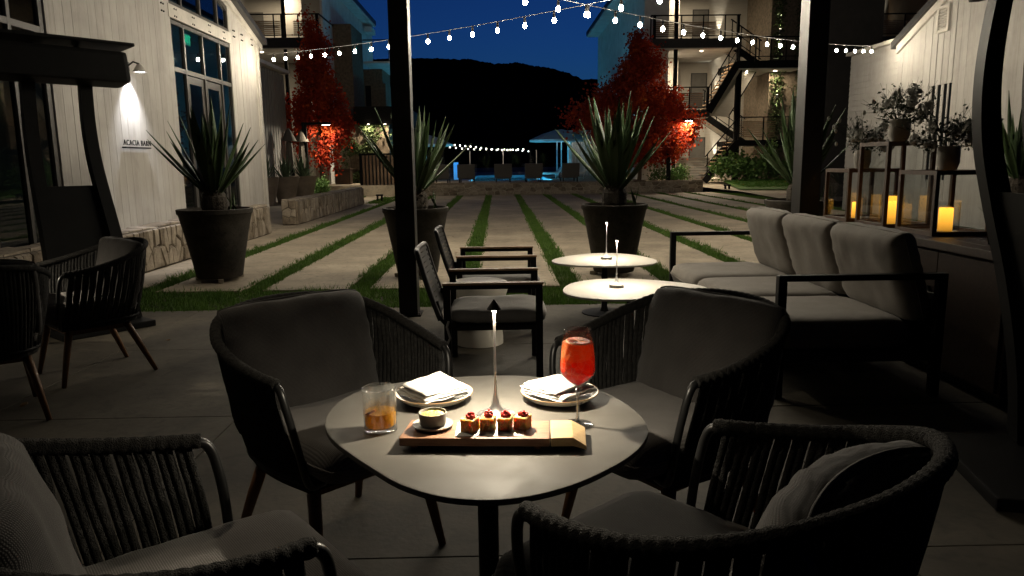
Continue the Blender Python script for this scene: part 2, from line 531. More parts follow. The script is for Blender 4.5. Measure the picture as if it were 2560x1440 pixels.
def stain(m, lo=.55, s1=.55, s2=9.0, lo2=.72):
    n, l, b = nodes_of(m)
    src = b.inputs['Base Color'].links[0].from_socket
    ge = n.new('ShaderNodeNewGeometry')
    a = n.new('ShaderNodeTexNoise'); a.inputs['Scale'].default_value = s1; a.inputs['Detail'].default_value = 9; a.inputs['Roughness'].default_value = .7
    v = n.new('ShaderNodeTexNoise'); v.inputs['Scale'].default_value = s2; v.inputs['Detail'].default_value = 6; v.inputs['Distortion'].default_value = 1.5
    l.new(ge.outputs['Position'], a.inputs[0]); l.new(ge.outputs['Position'], v.inputs[0])
    r1 = n.new('ShaderNodeMapRange'); r1.inputs[1].default_value = .35; r1.inputs[2].default_value = .62; r1.inputs[3].default_value = lo; r1.inputs[4].default_value = 1.15
    r2 = n.new('ShaderNodeMapRange'); r2.inputs[1].default_value = .30; r2.inputs[2].default_value = .5; r2.inputs[3].default_value = lo2; r2.inputs[4].default_value = 1.04
    l.new(a.outputs[0], r1.inputs[0]); l.new(v.outputs[0], r2.inputs[0])
    mu = n.new('ShaderNodeMath'); mu.operation = 'MULTIPLY'; l.new(r1.outputs[0], mu.inputs[0]); l.new(r2.outputs[0], mu.inputs[1])
    mc = n.new('ShaderNodeMix'); mc.data_type = 'RGBA'; mc.blend_type = 'MULTIPLY'; mc.inputs[0].default_value = 1.0
    l.new(src, mc.inputs[6]); l.new(mu.outputs[0], mc.inputs[7]); l.new(mc.outputs[2], b.inputs['Base Color'])
stain(M['concrete'], .68); stain(M['patio'], .55); stain(M['pot'], .5, 1.6, 14); stain(M['barn'], .94, .5, 2, .95); stain(M['barn2'], .92, .5, 2, .93)

# red aperitif: cloudy liquid full of crushed ice, deeper red where the syrup settles
m = bpy.data.materials.new('red_aperitif'); m.use_nodes = True
n_, l_, b_ = nodes_of(m)
tc = n_.new('ShaderNodeTexCoord'); sp = n_.new('ShaderNodeSeparateXYZ'); l_.new(tc.outputs['Object'], sp.inputs[0])
mr = n_.new('ShaderNodeMapRange'); mr.inputs[1].default_value = .11; mr.inputs[2].default_value = .19
l_.new(sp.outputs[2], mr.inputs[0])
vz = n_.new('ShaderNodeTexVoronoi'); vz.inputs['Scale'].default_value = 75; l_.new(tc.outputs['Object'], vz.inputs[0])
nz = n_.new('ShaderNodeTexNoise'); nz.inputs['Scale'].default_value = 60; nz.inputs['Detail'].default_value = 4; l_.new(tc.outputs['Object'], nz.inputs[0])
ad = n_.new('ShaderNodeMath'); ad.operation = 'MULTIPLY_ADD'; l_.new(nz.outputs[0], ad.inputs[0]); ad.inputs[1].default_value = .9; l_.new(mr.outputs[0], ad.inputs[2])
sb = n_.new('ShaderNodeMath'); sb.operation = 'SUBTRACT'; l_.new(ad.outputs[0], sb.inputs[0]); sb.inputs[1].default_value = .42
rp = n_.new('ShaderNodeValToRGB')
e_ = rp.color_ramp.elements
e_[0].position = 0; e_[0].color = (.95, .006, .003, 1)
e_[1].position = .45; e_[1].color = (1.0, .035, .006, 1)
e = e_.new(.8); e.color = (1.0, .11, .018, 1)
e = e_.new(1.0); e.color = (1.0, .28, .08, 1)
l_.new(sb.outputs[0], rp.inputs[0])
ve = n_.new('ShaderNodeTexVoronoi'); ve.feature = 'DISTANCE_TO_EDGE'; ve.inputs['Scale'].default_value = 70; l_.new(tc.outputs['Object'], ve.inputs[0])
ie = n_.new('ShaderNodeMapRange'); ie.inputs[1].default_value = .0; ie.inputs[2].default_value = .10; ie.inputs[3].default_value = .55; ie.inputs[4].default_value = 0; l_.new(ve.outputs['Distance'], ie.inputs[0])
ix = n_.new('ShaderNodeMath'); ix.operation = 'MULTIPLY'; l_.new(ie.outputs[0], ix.inputs[0]); l_.new(mr.outputs[0], ix.inputs[1])
im = n_.new('ShaderNodeMix'); im.data_type = 'RGBA'; im.inputs[7].default_value = (1.0, .52, .32, 1); l_.new(ix.outputs[0], im.inputs[0]); l_.new(rp.outputs[0], im.inputs[6])
b_.inputs['Roughness'].default_value = .12
l_.new(im.outputs[2], b_.inputs['Base Color'])
bp = n_.new('ShaderNodeBump'); bp.inputs['Strength'].default_value = .7; bp.inputs['Distance'].default_value = .004
l_.new(vz.outputs['Distance'], bp.inputs['Height']); l_.new(bp.outputs[0], b_.inputs['Normal'])
tr = n_.new('ShaderNodeBsdfTranslucent'); l_.new(im.outputs[2], tr.inputs[0])
mx = n_.new('ShaderNodeMixShader'); mx.inputs[0].default_value = .65
l_.new(b_.outputs[0], mx.inputs[1]); l_.new(tr.outputs[0], mx.inputs[2]); l_.new(mx.outputs[0], n_['Material Output'].inputs[0])
M['aperitif'] = m

n_, l_, b_ = nodes_of(M['tabletop'])
nz = n_.new('ShaderNodeTexNoise'); nz.inputs['Scale'].default_value = 7; nz.inputs['Detail'].default_value = 6; nz.inputs['Distortion'].default_value = 1.2
mr = n_.new('ShaderNodeMapRange'); mr.inputs[1].default_value = .35; mr.inputs[2].default_value = .65; mr.inputs[3].default_value = .60; mr.inputs[4].default_value = .74
tc = n_.new('ShaderNodeTexCoord'); l_.new(tc.outputs['Object'], nz.inputs[0]); l_.new(nz.outputs[0], mr.inputs[0]); l_.new(mr.outputs[0], b_.inputs['Roughness'])

# perforated black plastic back of the lounge chairs is modelled as holes, this is its plastic
M['plastic'] = mat('black_plastic', (.014, .014, .015), .5, scale=20)

# ================================================================== ground and paving
rng = random.Random(7)
nrg = np.random.default_rng(5)

g = MB()
g.add([(-1500, -60, -.16), (1500, -60, -.16), (1500, 4000, -.16), (-1500, 4000, -.16)], [(0, 1, 2, 3)])
tag(g.build('ground', M['soil']), 'dark soil under and around the courtyard', kind='structure')

def slab(name, x0, x1, y0, y1, z1, mt, parent=None, th=.1, gap=.005, bev=.004):
    b = MB().bb(x0 + gap, x1 - gap, y0 + gap, y1 - gap, z1 - th, z1)
    return b.build(name, mt, parent, bevel=bev)

# patio of sawn concrete bays
patio = thing('patio', 'grey concrete patio cut into square bays', None)
tag(patio, kind='structure')
if 'category' in patio: del patio['category']
MB().bb(-8.8, 8.6, -3.8, 7.18, -.14, -.035).build('joint_bed', M['soil'], patio)
xs = [-.04 + 1.45 * k for k in range(-6, 7)]
ys = [7.18 - 1.57 * k for k in range(0, 8)]
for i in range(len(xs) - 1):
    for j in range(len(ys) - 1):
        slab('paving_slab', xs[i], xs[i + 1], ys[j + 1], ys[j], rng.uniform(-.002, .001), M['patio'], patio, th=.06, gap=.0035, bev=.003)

# courtyard: long concrete strips with grass joints
GX = [-.40 + 1.21 * k for k in range(-3, 9)]
GW = .125
yard = thing('courtyard_paving', 'long concrete strips with grass joints', None)
tag(yard, kind='structure')
if 'category' in yard: del yard['category']
for k in range(len(GX) - 1):
    slab('concrete_strip', GX[k] + GW, GX[k + 1] - GW, 8.32, 31.98, rng.uniform(-.003, .002), M['concrete'], yard, gap=0, bev=.006)
slab('concrete_strip', -4.72, GX[0] - GW, 7.19, 31.9, 0, M['concrete'], yard, gap=0, bev=.006)
MB().bb(GX[0] - GW + .001, GX[-1] + .4, 7.185, 32, -.15, -.03).build('soil_bed', M['soil'], yard)

# pale path on the left that runs behind the low walls, and one on the right
lp = MB().bb(-11.5, -5.06, 15.45, 37, -.12, -.004).bb(-5.06, -4.725, 15.45, 17.44, -.12, -.004).bb(-5.06, -4.16, 26.3, 36.9, -.11, -.006)
tag(lp.build('side_path', M['concrete'], bevel=.003), 'pale concrete path behind the low stone walls', kind='structure')
rp_ = MB()
rp_.add([(9.75, 24, .0), (19, 24, 0), (19, 30, .1), (9.75, 30, .1), (19, 41, .42), (8.9, 41, .42), (8.9, 32.5, .2)],
        [(0, 1, 2, 3), (3, 2, 4, 5, 6)])
tag(rp_.build('garden_path', M['concrete']), 'pale path climbing past the end of the stone wall', kind='structure')
rl = MB().add([(9.9, 30.4, .16), (21, 28.2, .16), (21, 35, .40), (10.4, 34.5, .40)], [(0, 1, 2, 3)])
tag(rl.build('lawn', M['lawn']), 'small lawn by the path on the right', kind='structure')

def blades(rects, dens, hmin, hmax, seed):
    r = np.random.default_rng(seed)
    V = []
    for (x0, x1, y0, y1, z, d) in rects:
        n = int((x1 - x0) * (y1 - y0) * d)
        x = r.uniform(x0, x1, n); y = r.uniform(y0, y1, n)
        w = .0045 * np.maximum(1.0, y / 9) * r.uniform(.7, 1.4, n)
        clump = .65 + .35 * np.sin(x * 9.1 + np.sin(y * 3.3) * 2) * np.sin(y * 5.7 + x)
        h = r.uniform(hmin, hmax, n) * clump * r.choice([1, 1, 1, 1, 1.5], n)
        a = r.uniform(0, 6.283, n); la = r.uniform(0, 6.283, n); ll = h * r.uniform(.1, .8, n)
        p0 = np.stack([x - np.cos(a) * w, y - np.sin(a) * w, np.full(n, z)], 1)
        p1 = np.stack([x + np.cos(a) * w, y + np.sin(a) * w, np.full(n, z)], 1)
        p2 = np.stack([x + np.cos(la) * ll, y + np.sin(la) * ll, z + h], 1)
        V.append(np.stack([p0, p1, p2], 1).reshape(-1, 3))
    V = np.concatenate(V)
    return V, np.arange(len(V))

rects = [(GX[0] - GW, 9.6, 7.19, 8.32, -.03, 4200)]
for gx in GX[:-1]:
    for (a, b, d) in ((8.32, 11, 4200), (11, 15, 3000), (15, 22, 1900), (22, 32, 1000)):
        rects.append((gx - GW - .012, gx + GW + .012, a, b, -.03, d))
for gx in GX[:-1]:
    for (a, b, d) in ((8.3, 12, 700), (12, 18, 350)):
        rects.append((gx - GW - .045, gx - GW + .01, a, b, -.005, d)); rects.append((gx + GW - .01, gx + GW + .045, a, b, -.005, d))
rects.append((GX[0] - GW, 9.6, 7.10, 7.2, -.01, 500)); rects.append((GX[0] - GW, 9.6, 8.3, 8.42, -.01, 500))
rects.append((9.28 - GW, 9.75, 8.32, 18, -.03, 700)); rects.append((9.28 - GW, 9.75, 18, 32, -.03, 650))
rects.append((-4.72, -4.15, 26.3, 31, -.004, 700))
V, I = blades(rects, 1, .035, .085, 3)
tag(place(fast_mesh('grass_strips', V, 3, I, M['grass']), 'grass_strips'), 'short grass growing in the joints between the concrete strips', 'grass', kind='stuff')
V, I = blades([(10.4, 19.5, 31, 34.6, .27, 420), (-7.2, -5.6, 27.5, 31.5, 0, 500)], 1, .05, .12, 4)
V[:, 2] += np.where(V[:, 0] > 0, (V[:, 1] - 32) * .05, 0)
tag(place(fast_mesh('lawn_grass', V, 3, I, M['lawn']), 'lawn_grass'), 'bright green lawn grass by the lit paths', 'grass', kind='stuff')

rl5 = random.Random(17)
lf_ = MB()
for i in range(46):
    x, y = (rl5.uniform(-3.0, 2.6), rl5.uniform(2.6, 7.0)) if i < 14 else (rl5.uniform(-4.5, 7.5), rl5.uniform(8.6, 24))
    k, an = rl5.uniform(.7, 1.5), rl5.uniform(0, 6.28)
    lf_.add([(x + k * (px_ * math.cos(an) - py_ * math.sin(an)), y + k * (px_ * math.sin(an) + py_ * math.cos(an)), .003 + k * pz_) for (px_, py_, pz_) in
             ((-.028, 0, 0), (-.006, -.016, .007), (.022, -.006, .003), (.034, .004, .008), (.010, .014, .010), (-.012, .012, .006))], [(0, 1, 2, 3, 4, 5)])
tag(lf_.build('leaf_litter', mat('dry_leaf', (.16, .085, .03), .8, scale=30)), 'scattered dry brown leaves lying on the paving', 'leaves', kind='stuff')

# raised pool terrace behind the stone wall, with the pool let into it
t = MB().bb(-8, 8.85, 32.4, 38.3, -.14, .45).bb(-40, -1.6, 38.3, 54, -.14, .449).bb(2.9, 8.85, 38.3, 54, -.14, .449).bb(-40, 8.85, 54, 70, -.14, .449)
t.bb(8.85, 40, 41, 70, -.14, .43).bb(-40, -8, 37, 38.3, -.14, .449)
tag(t.build('pool_terrace', M['concrete'], bevel=.01), 'raised concrete terrace around the swimming pool', kind='structure')
pool = thing('swimming_pool', 'lit turquoise swimming pool beyond the low stone wall', None, (0, 0, 0))
tag(pool, kind='structure'); del pool['label']; pool['label'] = 'lit turquoise swimming pool beyond the low stone wall'
if 'category' in pool: del pool['category']
MB().bb(-1.6, 2.9, 38.3, 54, -.13, -.10).bb(-1.6, -1.5, 38.3, 54, -.1, .44).bb(2.8, 2.9, 38.3, 54, -.1, .44).bb(-1.5, 2.8, 38.3, 38.4, -.1, .44).bb(-1.5, 2.8, 53.9, 54, -.1, .44).build('pool_basin', M['pooltile'], pool)
MB().add([(-1.5, 38.4, .36), (2.8, 38.4, .36), (2.8, 53.9, .36), (-1.5, 53.9, .36)], [(0, 1, 2, 3)]).build('water', M['water'], pool)
for (px_, py_) in ((-.6, 40), (2.0, 40), (-.6, 46), (2.0, 46), (.6, 51)):
    lamp('pool_light', 'POINT', 120, pool, (px_, py_, .12), color=(.25, .75, 1.0), size=.1)

# ---------------------------------------------------------------- hills
hv = []; hf = []
NX, NY = 90, 14
RX = [-900, -300, -140, -59, -19, -1.5, 13, 39, 50, 60, 66, 120, 300, 900]
RH = [60, 66, 72, 73.6, 72.5, 69.2, 69.8, 65.8, 62, 58.3, 58.5, 50, 55, 60]
def ridge(x):
    h = float(np.interp(x, RX, RH))
    return h + .9 * noise.noise((x * .09, 2, 0)) + .7 * noise.noise((x * .33, 5, 0)) + .5 * noise.noise((x * .9, 7, 0))
xs_h = sorted([-900 + 30 * i for i in range(25)] + [-150 + .9 * i for i in range(340)] + [170 + 30 * i for i in range(25)])
NX, NY = len(xs_h), 12
for x in xs_h:
    for j in range(NY):
        t_ = j / (NY - 1)
        y = 200 + 330 * t_
        hv.append((x * (1 if t_ > .99 else 1 + .0 * t_), y, -1 + ridge(x) * t_ ** 1.2 if t_ > .99 else -1 + float(np.interp(x, RX, RH)) * t_ ** 1.2))
for i in range(NX - 1):
    for j in range(NY - 1):
        a = i * NY + j
        hf.append((a, a + NY, a + NY + 1, a + 1))
hb = MB(); hb.add(hv, hf)
tag(hb.build('hills', M['hill'], smooth='all'), 'dark wooded hill against the dusk sky', kind='structure')

# ================================================================== stone walls
def clip(poly, px, py, nx, ny):
    out = []
    m_ = len(poly)
    for i in range(m_):
        a, b = poly[i], poly[(i + 1) % m_]
        da = (a[0] - px) * nx + (a[1] - py) * ny
        db = (b[0] - px) * nx + (b[1] - py) * ny
        if da <= 0: out.append(a)
        if (da < 0 < db) or (db < 0 < da):
            s = da / (da - db)
            out.append((a[0] + (b[0] - a[0]) * s, a[1] + (b[1] - a[1]) * s))
    return out

def stone_cells(w, h, nx, ny, jit, r):
    """irregular stones filling a w x h face"""
    S = []
    for j in range(ny):
        for i in range(nx):
            S.append(((i + .5 + (.5 if j % 2 else 0) * .6 + r.uniform(-jit, jit)) / nx * w, (j + .5 + r.uniform(-jit, jit)) / ny * h))
    ax = (h / ny) / (w / nx)
    out = []
    for i, (sx, sy) in enumerate(S):
        poly = [(0, 0), (w, 0), (w, h), (0, h)]
        for k, (tx, ty) in enumerate(S):
            if k == i: continue
            dx, dy = (tx - sx) * ax, (ty - sy)
            if abs(dx) > 3.2 * h / ny or abs(dy) > 3.2 * h / ny: continue
            # bisector in the stretched metric
            poly = clip(poly, (sx + tx) / 2, (sy + ty) / 2, dx * ax, dy)
            if len(poly) < 3: break
        if len(poly) >= 3: out.append(poly)
    return out

def stone_obj(poly, mapf, depth, joint, r, parent, mts):
    cx = sum(p[0] for p in poly) / len(poly); cy = sum(p[1] for p in poly) / len(poly)
    size = max(max(p[0] for p in poly) - min(p[0] for p in poly), max(p[1] for p in poly) - min(p[1] for p in poly))
    if size < .03: return
    def ins(p, d):
        L = math.hypot(p[0] - cx, p[1] - cy)
        k = max(.2, 1 - d / max(L, 1e-4))
        return (cx + (p[0] - cx) * k, cy + (p[1] - cy) * k)
    n = len(poly)
    d = depth * r.uniform(.7, 1.25)
    tx, ty = r.uniform(-.05, .05), r.uniform(-.05, .05)
    vs_ = [mapf(*ins(p, joint), -.02) for p in poly]
    vs_ += [mapf(*ins(p, joint), d * .55 + tx * (p[0] - cx) + ty * (p[1] - cy)) for p in poly]
    vs_ += [mapf(*ins(p, joint + .018), d + tx * (p[0] - cx) + ty * (p[1] - cy) + r.uniform(-.004, .004)) for p in poly]
    vs_.append(mapf(cx, cy, d + r.uniform(.002, .010)))
    fs_ = []
    for i in range(n):
        k = (i + 1) % n
        fs_ += [(i, k, n + k, n + i), (n + i, n + k, 2 * n + k, 2 * n + i), (2 * n + i, 2 * n + k, 3 * n)]
    MB().add(vs_, fs_).build('stone', M[r.choice(mts)], parent)

def stone_wall(name, label, x0, x1, y0, y1, h, faces, seed, mortar='darkmortar', group='low stone walls round the courtyard'):
    """faces: list of (side, nx, ny) ; side in +x,-x,-y,top"""
    r = random.Random(seed)
    t_ = thing(name, label, 'wall', ((x0 + x1) / 2, (y0 + y1) / 2, 0), 0, group)
    ox, oy = (x0 + x1) / 2, (y0 + y1) / 2
    MB().bb(x0 - ox, x1 - ox, y0 - oy, y1 - oy, -.1, h).build('mortar_core', M[mortar], t_)
    mts = ['stone', 'stone2', 'stone3', 'stone2']
    for (side, nx, ny, jit, dep, jnt) in faces:
        if side == '+x': w, hh, mf = y1 - y0, h, (lambda u, v, d: (x1 - ox + d, y0 - oy + u, v))
        elif side == '-x': w, hh, mf = y1 - y0, h, (lambda u, v, d: (x0 - ox - d, y0 - oy + u, v))
        elif side == '-y': w, hh, mf = x1 - x0, h, (lambda u, v, d: (x0 - ox + u, y0 - oy - d, v))
        elif side == '+y': w, hh, mf = x1 - x0, h, (lambda u, v, d: (x0 - ox + u, y1 - oy + d, v))
        else:
            if (y1 - y0) > (x1 - x0): w, hh, mf = y1 - y0, x1 - x0, (lambda u, v, d: (x0 - ox + v, y0 - oy + u, h + d))
            else: w, hh, mf = x1 - x0, y1 - y0, (lambda u, v, d: (x0 - ox + u, y0 - oy + v, h + d))
        for poly in stone_cells(w, hh, nx, ny, jit, r):
            stone_obj(poly, mf, dep, jnt, r, t_, mts)
    return t_

stone_wall('stone_wall', 'low dry-stone wall along the foot of the white barn', -5.03, -4.76, 6.3, 15.4, .56,
           [('+x', 62, 2, .40, .05, .009), ('top', 22, 1, .2, .03, .006), ('+y', 2, 3, .2, .03, .006)], 11)
stone_wall('stone_wall', 'low dry-stone wall standing free beside the pale path', -5.08, -4.76, 17.5, 26.2, .56,
           [('+x', 60, 2, .40, .05, .009), ('-y', 2, 3, .15, .03, .006), ('top', 18, 1, .2, .03, .006)], 12)
stone_wall('stone_wall', 'long low mortared stone wall across the far end of courtyard', -3.9, 8.82, 32.02, 32.4, .46,
           [('-y', 42, 3, .42, .02, .012), ('top', 26, 1, .15, .06, .005), ('+y', 1, 1, 0, .01, .01)], 13, mortar='mortar')

# ================================================================== left barn
XB = -5.05
barn = thing('barn', 'white board-clad barn with tall glazed doors beside the stone wall', 'building', (XB, 12, 0))
def BL(b, name, mt, parent=None, **k):          # build in barn coordinates (origin XB,12,0)
    return b.build(name, mt, parent or barn, **k)
def roofz(y): return 3.98 + .31 * (16.3 - y) if y > 9.6 else 3.98 + .31 * 6.7 - .31 * (9.6 - y)
DOOR = (12.08, 14.75)
y = 8.78
bw = .185
k = 0
while y < 16.28:
    y1 = min(y + bw, 16.3)
    segs = []
    mid = (y + y1) / 2
    # openings: door + band + gable window
    if DOOR[0] - .02 < mid < DOOR[1] + .02:
        segs = []            # glazed bay is built below
    else:
        segs = [(.0, roofz(y), roofz(y1))]
    for (z0, za, zb) in segs:
        dx = rng.uniform(0, .004)
        b = MB().prism([(y - 12 + .002, z0), (y1 - 12 - .002, z0), (y1 - 12 - .002, zb), (y - 12 + .002, za)], 'x', -.03, .0 + dx * .6)
        BL(b, 'wall_board', M['barn'] if k % 3 else M['barn2'])
    k += 1
    y = y1
# boards between the two openings nearer the camera, beyond the edge of the picture
y = 2.0
while y < 5.9:
    b = MB().prism([(y - 12 + .003, 0), (y + .24 - 12 - .003, 0), (y + .24 - 12 - .003, roofz(y + .24)), (y - 12 + .003, roofz(y))], 'x', -.03, 0)
    BL(b, 'wall_board', M['barn'])
    y += .24
# body of the barn behind the cladding (dark room), side wall and roof
BL(MB().bb(-9, -.05, -10, 4.25, -.1, .02), 'floor', M['dark'])
BL(MB().bb(-9, -8.9, -10, 4.25, 0, 6), 'back_wall', M['dark'])
BL(MB().bb(-8.9, -.031, 4.18, 4.29, 0, 3.95), 'side_wall', M['barn'])
BL(MB().bb(-8.9, -.06, -10, -9.9, 0, 6), 'side_wall', M['barn'])
b = MB().prism([(4.55, 3.92), (-2.4, 6.07), (-9.4, 3.92), (-9.4, 4.02), (-2.4, 6.19), (4.55, 4.04)], 'x', -9.2, .16)
BL(b, 'roof', M['dark'])
b = MB().prism([(4.56, 3.80), (-2.4, 5.95), (-2.4, 6.10), (4.56, 3.95)], 'x', .002, .055)
BL(b, 'rake_trim', M['trim'])
BL(MB().bb(-.04, .05, 4.16, 4.31, 0, 3.86), 'corner_trim', M['trim'])
BL(MB().bb(-.035, -.005, -4.0, 4.3, 0, .04), 'sill_plate', M['trim'])
# band over the door with its paired bolts, posts either side
BL(MB().bb(-.03, .012, DOOR[0] - 12 - .02, DOOR[1] - 12 + .02, 3.68, 3.88), 'door_beam', M['trim'])
bo = MB()
for yy in (11.85, 12.3, 13.0, 13.7, 14.4, 14.95, 15.4, 16.0):
    for zz in (3.72, 3.83):
        for d in (-.035, .035):
            bo.tube([(0.004, yy - 12 + d, zz + (.12 if yy > 14.8 else 0)), (.022, yy - 12 + d, zz + (.12 if yy > 14.8 else 0))], .014, 6)
BL(bo, 'bolt_heads', M['dark'])
# glazed door bay
def glazed(yset, z0, z1, zmid, topf=None):
    fr = MB()
    for i, yy in enumerate(yset):
        w = .07 if i in (0, len(yset) - 1) else .055
        fr.bb(-.07, -.012, yy - 12 - w / 2, yy - 12 + w / 2, z0, z1 if not topf else topf(yy))
    if zmid: fr.bb(-.068, -.014, yset[0] - 12, yset[-1] - 12, zmid - .035, zmid + .035)
    fr.bb(-.068, -.014, yset[0] - 12, yset[-1] - 12, z0, z0 + .06)
    if not topf: fr.bb(-.068, -.014, yset[0] - 12, yset[-1] - 12, z1 - .06, z1)
    return fr
YS = (12.12, 12.62, 13.40, 14.20, 14.72)
BL(glazed(YS, 0.02, 3.66, 2.91), 'door_frame', mat('bronze_frame', (.045, .041, .036), .5, scale=5))
for i in range(4):
    for (za, zb) in ((.08, 2.87), (2.95, 3.60)):
        BL(MB().bb(-.045, -.041, YS[i] - 12 + .035, YS[i + 1] - 12 - .035, za, zb), 'pane', M['pane'])
for i in (1, 2):                                  # the two door leaves
    leaf = MB()
    ya, yb = YS[i] - 12 + .04, YS[i + 1] - 12 - .04
    leaf.bb(-.075, -.035, ya, ya + .10, .07, 2.86).bb(-.075, -.035, yb - .10, yb, .07, 2.86).bb(-.075, -.035, ya + .1, yb - .1, 2.74, 2.86).bb(-.075, -.035, ya + .1, yb - .1, .07, .30)
    dl = BL(leaf, 'door', bpy.data.materials['bronze_frame'])
    hx = yb - .05 if i == 1 else ya + .05
    MB().tube([(-.03, hx, .95), (.02, hx, .95), (.02, hx, 1.25), (-.03, hx, 1.25)], .01, 6).build('handle', M['black'], dl)
# gable window above the beam
gf = MB()
for yy in YS: gf.bb(-.07, -.012, yy - 12 - .03, yy - 12 + .03, 3.88, roofz(yy) - .15)
gf.bb(-.068, -.014, .1, 2.74, 3.88, 3.94)
gf.prism([(.09, roofz(12.09) - .22), (2.75, roofz(14.75) - .22), (2.75, roofz(14.75) - .12), (.09, roofz(12.09) - .12)], 'x', -.068, -.014)
BL(gf, 'gable_window_frame', bpy.data.materials['bronze_frame'])
for i in range(4):
    ya, yb = YS[i] + .03, YS[i + 1] - .03
    BL(MB().prism([(ya - 12, 3.94), (yb - 12, 3.94), (yb - 12, roofz(yb) - .2), (ya - 12, roofz(ya) - .2)], 'x', -.045, -.041), 'pane', M['pane'])
b = MB().prism([(.05, roofz(12.05) - .13), (2.78, roofz(14.78) - .13), (2.78, roofz(14.78)), (.05, roofz(12.05))], 'x', -.03, .0)
BL(b, 'gable_board', M['barn'])
# second opening toward the camera
Y2 = (5.95, 6.9, 7.55, 8.15, 8.72)
BL(glazed(Y2, .02, 4.6, 2.91), 'window_frame', bpy.data.materials['bronze_frame'])
for i in range(4):
    BL(MB().bb(-.045, -.041, Y2[i] - 12 + .035, Y2[i + 1] - 12 - .035, .08, 4.5), 'pane', M['pane'])
BL(MB().bb(-.03, .0, -6.08, -3.24, 4.6, 5.1), 'wall_board', M['barn'])
# exit sign hanging inside the doors, sconce and lettering on the boards
s = thing('exit_sign', 'green lit exit sign behind the barn door glass', 'sign', (XB - .16, 13.02, 3.49))
MB().bb(-.02, .02, -.17, .17, -.1, .1).build('housing', M['dark'], s)
def text_mesh(body, size, mt, name, parent, loc, rot, ext=.004, spacing=1.0):
    cu = bpy.data.curves.new(name, 'FONT')
    cu.body = body; cu.size = size; cu.extrude = ext; cu.space_character = spacing
    cu.align_x = 'CENTER'; cu.align_y = 'CENTER'
    tmp = bpy.data.objects.new(name, cu)
    col.objects.link(tmp)
    dg = bpy.context.evaluated_depsgraph_get()
    me = bpy.data.meshes.new_from_object(tmp.evaluated_get(dg))
    bpy.data.objects.remove(tmp)
    me.materials.clear(); me.materials.append(mt)
    return place(me, name, parent, loc, rot)
text_mesh('EXIT', .17, M['exit'], 'lettering', s, (.026, 0, 0), (R(90), 0, R(90)), .004)
MB().bb(.0205, .023, -.155, .155, -.085, .085).build('face', emit('exit_face', (.02, .45, .20), .9), s)

sg = thing('wall_sign', 'small dark letters ACACIA BARN on a thin bar on the barn', 'sign', (XB + .012, 10.56, 1.66))
MB().bb(.0, .06, -.36, .36, -.012, .006).build('bar', M['black'], sg)
text_mesh('ACACIA BARN', .105, M['black'], 'lettering', sg, (.045, 0, .058), (R(90), 0, R(90)), .004, 1.2)

sn = thing('wall_lamp', 'lit white sconce shining down the barn boards', 'lamp', (XB + .005, 10.57, 2.69))
MB().lathe([(.0001, .09), (.03, .085), (.085, .0), (.09, -.02), (.083, -.02), (.028, .07), (.0001, .075)], 20).build('shade', M['trim'], sn, smooth=True, loc=(.17, 0, 0))
MB().tube([(0, 0, .06), (.09, 0, .12), (.17, 0, .09)], .012, 8).bb(-.004, .012, -.05, .05, .0, .12).build('arm', M['dark'], sn)
MB().lathe([(.0001, -.012), (.06, -.012), (.06, -.004), (.0001, -.004)], 16).build('lens', emit('sconce_lens', (.95, .95, 1.0), 25), sn, loc=(.17, 0, 0))
lamp('sconce_light', 'SPOT', 150, sn, (.17, 0, -.03), (R(0), R(13), 0), (.95, .95, 1.0), .03, 88, 1.0)

# ---------------------------------------------------------------- grey wing behind the barn
wing = thing('grey_shed', 'grey corrugated shed wall behind three brown planters', 'building', (-8.5, 28, 0))
y = 22.0; k = 0
while y < 30.5:
    MB().bb(-.05, 0 if k % 2 else .02, y - 28, y - 28 + .16, 0, 4.9 - .0 * y).build('wall_panel', M['greywall'], wing)
    y += .163; k += 1
MB().bb(-6, -.06, -6, 2.5, 0, 4.8).build('body', M['greywall'], wing)
MB().add([(-6, -6.2, 5.2), (.25, -6.2, 4.95), (.25, 2.7, 4.95), (-6, 2.7, 5.2), (-6, -6.2, 5.32), (.25, -6.2, 5.07), (.25, 2.7, 5.07), (-6, 2.7, 5.32)],
         [(0, 3, 2, 1), (4, 5, 6, 7), (0, 1, 5, 4), (1, 2, 6, 5), (2, 3, 7, 6), (3, 0, 4, 7)]).build('roof', M['plaster'], wing)
cm = thing('security_camera', 'small round white camera high on the grey shed', 'camera', (-8.46, 27.2, 3.75))
MB().lathe([(.0001, .0), (.07, .0), (.075, .05), (.05, .09), (.0001, .10)], 14).build('housing', M['plaster'], cm, smooth=True, rot=(0, R(90), 0))
MB().sphere((.1, 0, 0), .035).build('lens', M['black'], cm)
wl2 = thing('wall_light', 'small dark unlit wall light on the grey shed', 'lamp', (-8.46, 26.4, 2.75))
MB().lathe([(.03, .0), (.075, -.02), (.09, -.2), (.02, -.2)], 10).bb(-.1, 0, -.04, .04, -.1, .02).build('shade', M['black'], wl2, loc=(.1, 0, .1))

